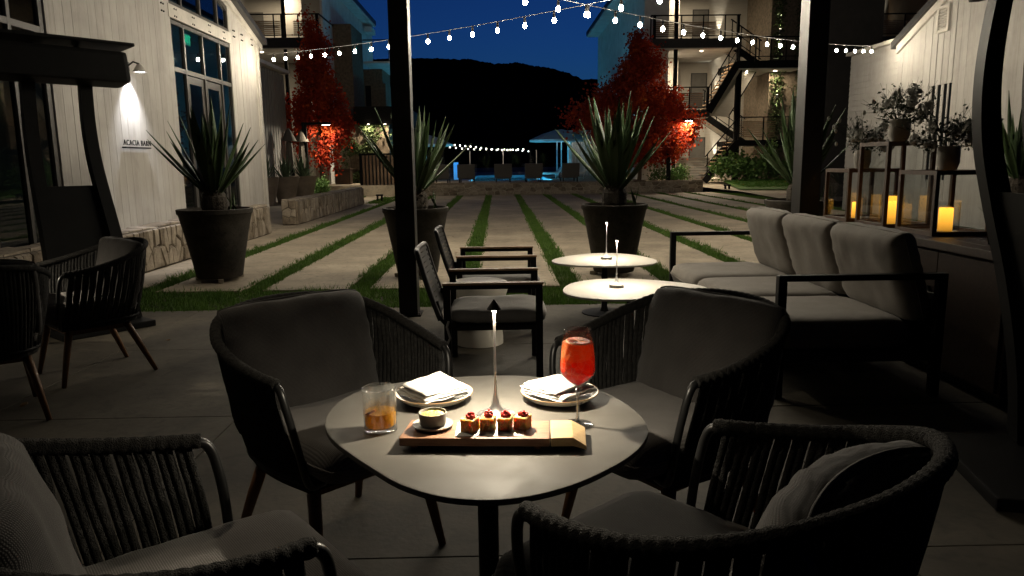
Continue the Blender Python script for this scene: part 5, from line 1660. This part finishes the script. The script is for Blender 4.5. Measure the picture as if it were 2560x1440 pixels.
for (fx, fy) in ((-.19, -.045), (-.19, .045), (.10, -.045), (.10, .045)):
    MB().lathe([(.0001, 0), (.008, 0), (.008, .0105), (.0001, .0105)], 10, (fx, fy, 0)).build('foot', M['boardwood'], sb_)
def on_board(dx, dy, dz=.030):
    c_, s__ = math.cos(BRZ), math.sin(BRZ)
    return (BX + c_ * dx - s__ * dy, BY + s__ * dx + c_ * dy, TT + dz)
pp = thing('paper_sheet', 'white greaseproof sheet under the toast bites', 'paper', on_board(-.012, -.005, .0306), BRZ + .04)
MB().bb(-.082, .078, -.044, .048, 0, .0006).build('sheet', M['paper'], pp)
sa = thing('saucer', 'grey stoneware saucer on the wooden board', 'saucer', on_board(-.153, .012))
MB().lathe([(.0001, .001), (.030, .0), (.047, .005), (.0495, .008), (.049, .0095), (.046, .008), (.030, .005), (.0001, .005)], 36).build('dish', M['saucer'], sa, smooth=True)
rk = thing('ramekin', 'small grey ramekin of golden dip on the saucer', 'bowl', on_board(-.153, .012, .0353))
MB().lathe([(.0001, .0), (.026, .0), (.031, .004), (.034, .031), (.0335, .033), (.031, .033), (.029, .024), (.0001, .024)], 36).build('cup', M['greystone'], rk, smooth=True)
MB().lathe([(.0001, .031), (.012, .0312), (.024, .0295), (.0297, .0265), (.0297, .025), (.0001, .025)], 30).build('dip', M['custard'], rk, smooth=True)
hb_ = MB()
r = random.Random(4)
for k in range(26):
    a, q = r.uniform(0, 6.28), .024 * math.sqrt(r.uniform(0, 1))
    hb_.box((q * math.cos(a), q * math.sin(a), .0318 - q * .05), (.0026, .0014, .001), r.uniform(0, 3))
hb_.build('herb_flecks', M['herb'], rk)
for k, (dx, dy, rz) in enumerate(((-.060, -.014, -.40), (-.018, -.004, -.12), (.023, -.003, -.08), (.064, .003, -.35))):
    nm = ('first', 'second', 'third', 'fourth')[k]
    c_ = thing('toast_bite', nm + ' golden toast cube from the ramekin with red topping', 'food', on_board(dx, dy, .0315), BRZ + rz, 'toast bites in a row on the board')
    tb = MB()
    N = 7
    b = bmesh.new(); bmesh.ops.create_cube(b, size=1); bmesh.ops.subdivide_edges(b, edges=b.edges, cuts=5, use_grid_fill=True)
    for v_ in b.verts:
        q = v_.co.copy()
        e_ = sorted([abs(q.x), abs(q.y), abs(q.z)])
        sh = 1 - .10 * max(0, e_[1] - .38) * 2
        v_.co = Vector((q.x * .033, q.y * .038, q.z * .031 + .0155)) * 1
        v_.co.x *= sh; v_.co.y *= sh
        nn = noise.noise_vector(Vector((q.x * 5 + k * 9, q.y * 5, q.z * 5)))
        v_.co += nn * .0011
        if v_.co.z < .001: v_.co.z = .0003
    me = bpy.data.meshes.new('crumb'); b.to_mesh(me); b.free()
    me.polygons.foreach_set('use_smooth', [True] * len(me.polygons))
    place(me, 'crumb', c_, mat=M['toast'])
    tp = MB()
    r = random.Random(k + 20)
    for j in range(34):
        a, q = r.uniform(0, 6.28), .0105 * math.sqrt(r.uniform(0, 1)); zz = .032 + r.uniform(0, .015) * (1 - q / .014)
        tp.sphere((.001 + q * math.cos(a), .003 + q * math.sin(a), zz), r.uniform(.0028, .0042), 6, 4)
    tp.build('topping', M['berry'], c_, smooth='all')

# ================================================================== coffee tables and their lamps
def coffee_table(label, x, y, rx, ry, z, seed, rz=0):
    t_ = thing('coffee_table', label, 'table', (x, y, 0), rz)
    pts = []
    for k in range(40):
        a = 2 * math.pi * k / 40
        q = 1 + .07 * math.cos(3 * a + seed) + .02 * math.cos(2 * a)
        pts.append((rx * q * math.cos(a), ry * q * math.sin(a)))
    MB().prism(pts, 'z', z - .016, z).build('tabletop', M['whitetop'], t_, bevel=.004)
    MB().lathe([(.0001, 0), (.21, 0), (.21, .01), (.04, .02), (.028, .06), (.028, z - .05), (.09, z - .017), (.0001, z - .0165)], 20).build('pedestal', M['black'], t_, smooth=True)
coffee_table('white pebble coffee table nearer the dining chairs', .93, 5.18, .50, .44, .5, .6)
coffee_table('white pebble coffee table further back by the planter', .97, 6.75, .46, .47, .5, 2.2)
table_lamp('slim lamp with thick base on the nearer white table', .838, 5.23, .5, .365, .052, .022, 6.0, .016, 'whitemetal')
table_lamp('slim lamp with thick base on the further white table', .988, 6.77, .5, .365, .052, .022, 6.0, .016, 'whitemetal')

# ================================================================== lounge armchairs
def lounge_chair(label, x0, x1, y0, y1, seed):
    w = (y1 - y0)
    t_ = thing('lounge_armchair', label, 'armchair', (x0, y0, 0))
    D = x1 - x0
    AZ = .635
    for s, yy in (('near', 0.02), ('far', w - .02)):
        fr = MB().bb(D - .045, D, yy - .02, yy + .02, 0, AZ - .03).bb(.0, .045, yy - .02, yy + .02, 0, AZ - .03).bb(0, D, yy - .02, yy + .02, AZ - .03, AZ - .004)
        fr.build('side_frame', M['black'], t_, bevel=.004)
        MB().bb(-.005, D + .005, yy - .026, yy + .026, AZ - .003, AZ + .012).build('armrest', M['teak'], t_, bevel=.004)
    MB().bb(.02, D - .02, .04, w - .04, .33, .36).build('seat_frame', M['black'], t_)
    pl2_ = pillow(w - .08, D + .02, .11, 18, 18, 7, 2.3, .010, seed).mesh('seat_pad', M['pad'], 'all')
    place(pl2_, 'seat_pad', t_, (D / 2 + .03, w / 2, .415), (R(90), 0, R(90)))
    # tie at the rear corner
    MB().tube([(.03, .0, .40), (.02, -.03, .37), (.04, -.035, .30), (.02, -.03, .26)], .008, 6).build('pad_tie', M['pad'], t_)
    # perforated back: a slightly dished shell with real holes
    cols, rows = 17, 13
    vs_, fs_ = [], []
    bwid, bh = w - .10, .44
    def bp(u, v_, d):
        x = -.02 - .17 * v_ - .02 * math.sin(math.pi * u) + .05 * (1 - math.cos(v_ * 1.2))
        return (x - d, w / 2 + (u - .5) * bwid * (1 - .10 * max(0, v_ - .75)), .40 + bh * v_)
    for d in (0, .012):
        for j in range(rows * 2 + 1):
            for i in range(cols * 2 + 1):
                vs_.append(bp(i / (cols * 2), j / (rows * 2), d))
    Wd = cols * 2 + 1
    off = Wd * (rows * 2 + 1)
    hole = lambda i, j: (i % 2 == 1 and j % 2 == 1 and 1 < j < rows * 2 - 2 and 1 < i < cols * 2 - 2)
    for j in range(rows * 2):
        for i in range(cols * 2):
            if hole(i, j): continue
            a = j * Wd + i
            fs_.append((a, a + 1, a + Wd + 1, a + Wd))
            fs_.append((off + a, off + a + Wd, off + a + Wd + 1, off + a + 1))
    MB().add(vs_, fs_).build('perforated_back', M['plastic'], t_)
    edge = [bp(0, v_, .006) for v_ in (0, .3, .6, .85, .97)] + [bp(u, 1.0, .006) for u in (.06, .2, .5, .8, .94)] + [bp(1, v_, .006) for v_ in (.97, .85, .6, .3, 0)]
    MB().tube(spline(edge, 4), .017, 8).build('back_rim', M['plastic'], t_, smooth='all')
    for yy in (.07, w - .07):
        MB().tube([(.03, yy, .34), (-.02, yy, .40), (-.05, yy, .52)], .014, 8).build('back_stay', M['black'], t_)
    return t_
lounge_chair('lounge armchair nearer the dining table with teak arms', -.36, .272, 4.62, 5.28, 3)
lounge_chair('lounge armchair further back with teak arms', -.35, .30, 5.98, 6.66, 9)

# white ceramic side table: drum top over a waisted foot with cut arches
st_ = thing('ceramic_stool', 'white ceramic drum side table between the lounge armchairs', 'side table', (-.165, 5.66, 0))
N = 64
def drum(th):
    return 1.0
prof = [(.0001, .49), (.215, .49), (.225, .484), (.228, .47), (.226, .43), (.205, .36), (.165, .28), (.150, .24), (.155, .20), (.175, .14), (.185, .06), (.185, .004), (.0001, 0)]
def arch(a, z):
    k = max(0, math.cos(2 * (a + .7))) ** 6
    f = 1.0
    if .02 < z < .2: f = 1 - .25 * k
    if .26 < z < .44: f = 1 - .22 * max(0, math.cos(2 * (a - .5))) ** 8
    return f
MB().lathe(prof, N, mod=arch).build('body', M['ceramic'], st_, smooth=True)
MB().lathe([(.0001, .4905), (.2, .4905), (.2, .493), (.0001, .493)], 40).build('top_disc', M['ceramic'], st_)

# ================================================================== sofa
so = thing('sofa', 'long taupe three-seat sofa with black metal frame', 'sofa', (1.60, 4.15, 0))
LN, DP = 2.74, .98
for yy in (.03, LN - .03):
    fr = MB().bb(0, .05, yy - .025, yy + .025, 0, .70).bb(0, DP, yy - .025, yy + .025, .70, .735).bb(DP - .05, DP, yy - .025, yy + .025, 0, .70)
    fr.build('arm_frame', M['black'], so, bevel=.004)
MB().bb(.0, .05, .06, LN - .06, .20, .27).bb(DP - .05, DP, .06, LN - .06, .20, .27).bb(.05, DP - .05, .06, .12, .205, .265).bb(.05, DP - .05, LN - .12, LN - .06, .205, .265).build('seat_frame', M['dark'], so)
MB().bb(.05, DP - .04, .125, LN - .125, .235, .262).build('seat_deck', M['black'], so)
MB().bb(DP - .02, DP - .003, .06, LN - .06, .27, .60).build('back_panel', M['dark'], so)
cl = (LN - .10) / 3
for k in range(3):
    m_ = pillow(DP - .10, cl + .012, .205, 16, 16, 9, 2.2, .004, 30 + k, 0, .06).mesh('seat_cushion', M['sofa'], 'all')
    c_ = place(m_, 'seat_cushion', so, (DP / 2 - .075, .05 + cl * (k + .5), .362), (R(90), 0, 0))
    piping(DP - .10, cl + .012, .06).build('piping', M['sofa'], c_, smooth='all')
    m_ = pillow(cl - .005, .55, .19, 22, 20, 8, 2.8, .011, 50 + 7 * k, 0, .03).mesh('back_cushion', M['sofa'], 'all')
    c_ = place(m_, 'back_cushion', so, (DP - .17, .05 + cl * (k + .5), .70), (R(17), 0, R(-90)))
    piping(cl - .005, .55, .03).build('piping', M['sofa'], c_, smooth='all')

# ================================================================== console, lanterns, candles, flowers
ct = thing('console_table', 'dark wooden console table carrying the lanterns behind the sofa', 'table', (3.05, 5.2, 0))
CZ = .875
for k in range(5):
    MB().bb(-.32 + .145 * k, -.32 + .145 * k + .14, -1.35, 1.35, CZ - .05, CZ).build('top_plank', M['consolewood'], ct, bevel=.003)
MB().bb(-.27, .36, -1.28, 1.28, .06, CZ - .051).build('floor_blocker', M['consolewood'], ct)  # closed dark body and doors added to hide the lit floor behind
MB().bb(-.24, .33, -1.24, 1.24, 0, .059).build('plinth', M['black'], ct)
for k in range(4):
    d_ = MB().bb(-.292, -.272, -1.26 + .63 * k + .004, -1.26 + .63 * (k + 1) - .004, .08, CZ - .07).build('blocker_door', M['consolewood'], ct, bevel=.003)
    MB().bb(-.302, -.293, -1.26 + .63 * k + (.55 if k % 2 == 0 else .06), -1.26 + .63 * k + (.57 if k % 2 == 0 else .08), .45, .58).build('handle', M['black'], d_)

def lantern(label, x, y, wx, wy, h, candles):
    """x,y: near corner facing the courtyard"""
    cx, cy = x + wx / 2, y + wy / 2
    t_ = thing('lantern', label, 'lantern', (cx, cy, CZ), 0, 'wood-framed glass lanterns on the console')
    b = .028
    hx, hy = wx / 2, wy / 2
    for sx in (-1, 1):
        for sy in (-1, 1):
            MB().bb(sx * hx - sx * b if sx > 0 else -hx, sx * hx if sx > 0 else -hx + b, (hy - b) if sy > 0 else -hy, hy if sy > 0 else -hy + b, .001, h).build('corner_post', M['lanternwood'], t_)
    for z in (.001, h - b):
        fr = MB()
        fr.bb(-hx + b, hx - b, -hy, -hy + b, z, z + b).bb(-hx + b, hx - b, hy - b, hy, z, z + b).bb(-hx, -hx + b, -hy + b, hy - b, z, z + b).bb(hx - b, hx, -hy + b, hy - b, z, z + b)
        fr.build('rail', M['lanternwood'], t_)
    MB().bb(-hx + b, hx - b, -hy + b, hy - b, .006, .014).build('floor_board', M['lanternwood'], t_)
    MB().bb(-hx + b, hx - b, -hy + b, hy - b, h - .014, h - .008).build('top_pane', M['lanternglass'], t_)
    MB().bb(-hx + b, hx - b, -hy + .011, -hy + .014, b, h - b).build('glass_pane', M['lanternglass'], t_)
    MB().bb(-hx + b, hx - b, hy - .014, hy - .011, b, h - b).build('glass_pane', M['lanternglass'], t_)
    MB().bb(-hx + .011, -hx + .014, -hy + b, hy - b, b, h - b).build('glass_pane', M['lanternglass'], t_)
    MB().bb(hx - .014, hx - .011, -hy + b, hy - b, b, h - b).build('glass_pane', M['lanternglass'], t_)
    return t_
lantern('low wood-framed glass lantern furthest from the camera', 2.86, 6.05, .42, .44, .43, 1)
lantern('tallest wood-framed glass lantern in the middle', 2.86, 5.46, .36, .44, .635, 2)
lantern('low wood-framed glass lantern nearest the camera', 2.86, 4.83, .40, .46, .43, 1)

def candle(label, x, y, r_, h, cyl_r, cyl_h, power):
    v_ = thing('glass_cylinder', 'clear glass hurricane around the ' + label, 'vase', (x, y, CZ + .0145), 0, 'glass hurricanes in the lanterns')
    MB().lathe([(.0001, 0), (cyl_r, 0), (cyl_r, cyl_h), (cyl_r - .003, cyl_h), (cyl_r - .003, .006), (.0001, .006)], 32).build('wall', M['lanternglass'], v_, smooth=True)
    c_ = thing('candle', 'glowing ' + label, 'candle', (x, y, CZ + .021), 0, 'glowing amber candles')
    rr_ = random.Random(int(x * 100 + y * 10))
    MB().lathe([(.0001, 0), (r_, 0), (r_, h * .5), (r_ * .99, h - .004), (r_ * .93, h), (r_ * .8, h - .008), (.0001, h - .014)], 24, mod=lambda a, z: 1 + (.012 * math.sin(3 * a + 1) if z > h * .8 else 0)).build('wax', M['candle'], c_, smooth=True)
    MB().tube([(0, 0, h - .014), (.001, 0, h + .004)], .0015, 5).build('wick', M['black'], c_)
candle('short amber candle in the far lantern', 3.02, 6.22, .035, .13, .075, .18, .35)
candle('tall amber candle in the middle lantern', 3.00, 5.62, .038, .17, .085, .22, .35)
candle('amber candle at the back of the middle lantern', 3.08, 5.76, .038, .20, .075, .24, .3)
candle('squat amber candle in the nearest lantern', 3.06, 5.02, .045, .155, .085, .20, .45)

def bouquet(label, vlabel, x, y, z, vr, vh, seed, fuzz):
    v_ = thing('vase', vlabel, 'vase', (x, y, z), 0, 'pale ribbed vases on the lanterns')
    MB().lathe([(.0001, 0), (vr * .8, 0), (vr, vh * .3), (vr * 1.02, vh * .8), (vr, vh), (vr * .92, vh), (vr * .9, vh * .6), (.0001, vh * .55)], 28, mod=lambda a, z_: 1 + .012 * math.sin(z_ * 420)).build('body', M['saucer'], v_, smooth=True)
    t_ = thing('flower_arrangement', label, 'flowers', (x, y, z + vh * .56))
    r = random.Random(seed)
    stems = MB(); heads = []
    lf = []
    for k in range(34):
        a = r.uniform(0, 6.28); el = r.uniform(.15, 1.25)
        Ls = r.uniform(.16, .34)
        tip = Vector((math.cos(a) * math.cos(el) * Ls, math.sin(a) * math.cos(el) * Ls, .05 + math.sin(el) * Ls * 1.0))
        stems.tube([(0, 0, 0), tuple(tip * .5 + Vector((0, 0, .03))), tuple(tip)], .0018, 4)
        heads.append(tip)
        for j in range(16):
            q = tip * r.uniform(.45, 1.05)
            lf.append((q.x + r.gauss(0, .022), q.y + r.gauss(0, .022), q.z + r.gauss(0, .022)))
        for j in range(5):
            d = Vector((r.gauss(0, .03), r.gauss(0, .03), abs(r.gauss(0, .03))))
            stems.tube([tuple(tip * .8), tuple(tip + d)], .001, 3)
    stems.build('stems', M['flowerleaf'], t_)
    V, I = leaf_cloud(np.array(lf), .014, seed, .6)
    place(fast_mesh('foliage', V, 4, I, M['flowerleaf']), 'foliage', t_)
    for k in range(13):
        q = heads[k] * (.95 if k % 2 else .7)
        p_ = MB()
        for j in range(26):
            d = Vector((r.gauss(0, 1), r.gauss(0, 1), r.gauss(0, 1))).normalized()
            o = Vector(q) + d * .034
            u = d.orthogonal().normalized() * .02; w = d.cross(u).normalized() * .016
            p_.add([o - u, o + w, o + u + d * .01, o - w], [(0, 1, 2, 3)])
        p_.build('bloom', M['flowerwhite'], t_)
    for k in range(fuzz):                       # fluffy bunny-tail heads on long stems
        a = r.uniform(2.2, 4.4); Ls = r.uniform(.28, .38)
        tip = Vector((math.cos(a) * Ls * .8, math.sin(a) * Ls * .5, r.uniform(.10, .34)))
        MB().tube([(0, 0, 0), tuple(tip * .5 + Vector((0, 0, .06))), tuple(tip)], .0014, 4).build('stalk', M['flowerleaf'], t_)
        MB().sphere(tuple(tip), .013, 8, 6, 1.5).build('bunny_tail', M['flowerwhite'], t_, smooth='all')
bouquet('loose bouquet on the far lantern beside the right post', 'pale ribbed vase on the far low lantern', 3.06, 6.25, CZ + .431, .065, .15, 5, 7)
bouquet('tall feathery bouquet on the tallest lantern', 'pale ribbed vase on the tallest lantern', 3.05, 5.68, CZ + .636, .075, .17, 6, 4)
bouquet('dark leafy bouquet on the nearest lantern', 'pale ribbed vase on the nearest low lantern', 3.08, 5.08, CZ + .431, .07, .16, 7, 2)
sp_ = thing('succulent_pot', 'small dark pot of spiky succulent on the console end', 'plant', (2.98, 4.35, CZ))
MB().lathe([(.0001, 0), (.06, 0), (.085, .14), (.078, .14), (.07, .12), (.0001, .12)], 4).build('pot', M['dark'], sp_)
for k in range(11):
    a = k * 2.4
    place(LV[0], 'leaf', sp_, (.01 * math.cos(a), .01 * math.sin(a), .12), (0, R(10 + 4 * k), a), (.13, .45, .13))

# ================================================================== patio heaters
def heater(label, loc, rz, flip=1, text=True, w=.86):
    t_ = thing('patio_heater', label, 'heater', loc, rz, 'tall black curved-leg patio heaters')
    hw = w / 2
    prof = [(-.055, 2.3), (-.015, 2.02), (.0, 1.74), (-.025, 1.46), (-.095, 1.18), (-.20, .82), (-.29, .42), (-.34, .06)]
    c = spline([(a, 0, z) for a, z in prof], 5)
    def blade(y0, y1, wid0, wid1):
        b = MB()
        n = len(c)
        vs_ = []
        for i, p in enumerate(c):
            f = i / (n - 1)
            wd = wid0 + (wid1 - wid0) * f
            vs_ += [(y0(f), p.x - wd, p.z), (y1(f), p.x - wd, p.z), (y1(f), p.x + wd, p.z), (y0(f), p.x + wd, p.z)]
        fs_ = []
        for i in range(n - 1):
            for k in range(4):
                a, d = i * 4 + k, i * 4 + (k + 1) % 4
                fs_.append((a, d, d + 4, a + 4))
        fs_ += [(0, 1, 2, 3), (4 * n - 1, 4 * n - 2, 4 * n - 3, 4 * n - 4)]
        return b.add(vs_, fs_)
    # two legs: curved in side view, and sweeping outwards to the foot in front view
    sweep = lambda f: (.225 + .08 * f ** 2.2)
    blade(lambda f: sweep(f) - .05, lambda f: sweep(f) + .05, .028, .06).build('leg', M['black'], t_, smooth=True)
    blade(lambda f: -sweep(f) - .05, lambda f: -sweep(f) + .05, .028, .06).build('leg', M['black'], t_, smooth=True)
    pn = MB()
    low = [q for q in c if q.z < 1.28]
    vs_, fs_ = [], []
    for q in low:
        f = c.index(q) / (len(c) - 1)
        s_ = sweep(f) - .048
        vs_ += [(-s_, q.x - .012, q.z), (s_, q.x - .012, q.z), (s_, q.x + .012, q.z), (-s_, q.x + .012, q.z)]
    n = len(low)
    for i in range(n - 1):
        for k in range(4):
            a, d = i * 4 + k, i * 4 + (k + 1) % 4
            fs_.append((a, d, d + 4, a + 4))
    fs_ += [(0, 1, 2, 3), (4 * n - 1, 4 * n - 2, 4 * n - 3, 4 * n - 4)]
    pn.add(vs_, fs_).build('lower_panel', M['black'], t_, smooth=True)
    MB().bb(-.38, .38, -.60, .06, 0, .055).build('base', M['black'], t_, bevel=.012)
    tilt = Matrix.Rotation(R(-10), 3, 'X')
    MB().box((0, -.10, 2.25), (1.07, .26, .27), rot=tilt).build('burner_head', M['black'], t_, bevel=.04)
    MB().box((0, -.10, 2.44), (1.12, .42, .03), rot=Matrix.Rotation(R(-4), 3, 'X')).build('heat_shield', M['black'], t_, bevel=.012)
    MB().bb(-.2, -.16, -.06, -.03, 2.34, 2.43).bb(.16, .2, -.06, -.03, 2.34, 2.43).build('shield_bracket', M['black'], t_)
    if text:
        q = min(low, key=lambda p: abs(p.z - 1.2))
        text_mesh('BROMIC', .05, mat('faint_grey_print', (.06, .058, .055), .6, scale=5), 'lettering', t_, (0, q.x - .016, 1.15), (R(80), 0, 0), .001, 1.15)
    return t_
heater('black curved patio heater in front of the barn at left', (-3.77, 6.6, 0), R(50), 1, True, .78)
heater('black curved patio heater cut by the right edge', (2.10, 3.08, 0), R(78), 1, False, .9)
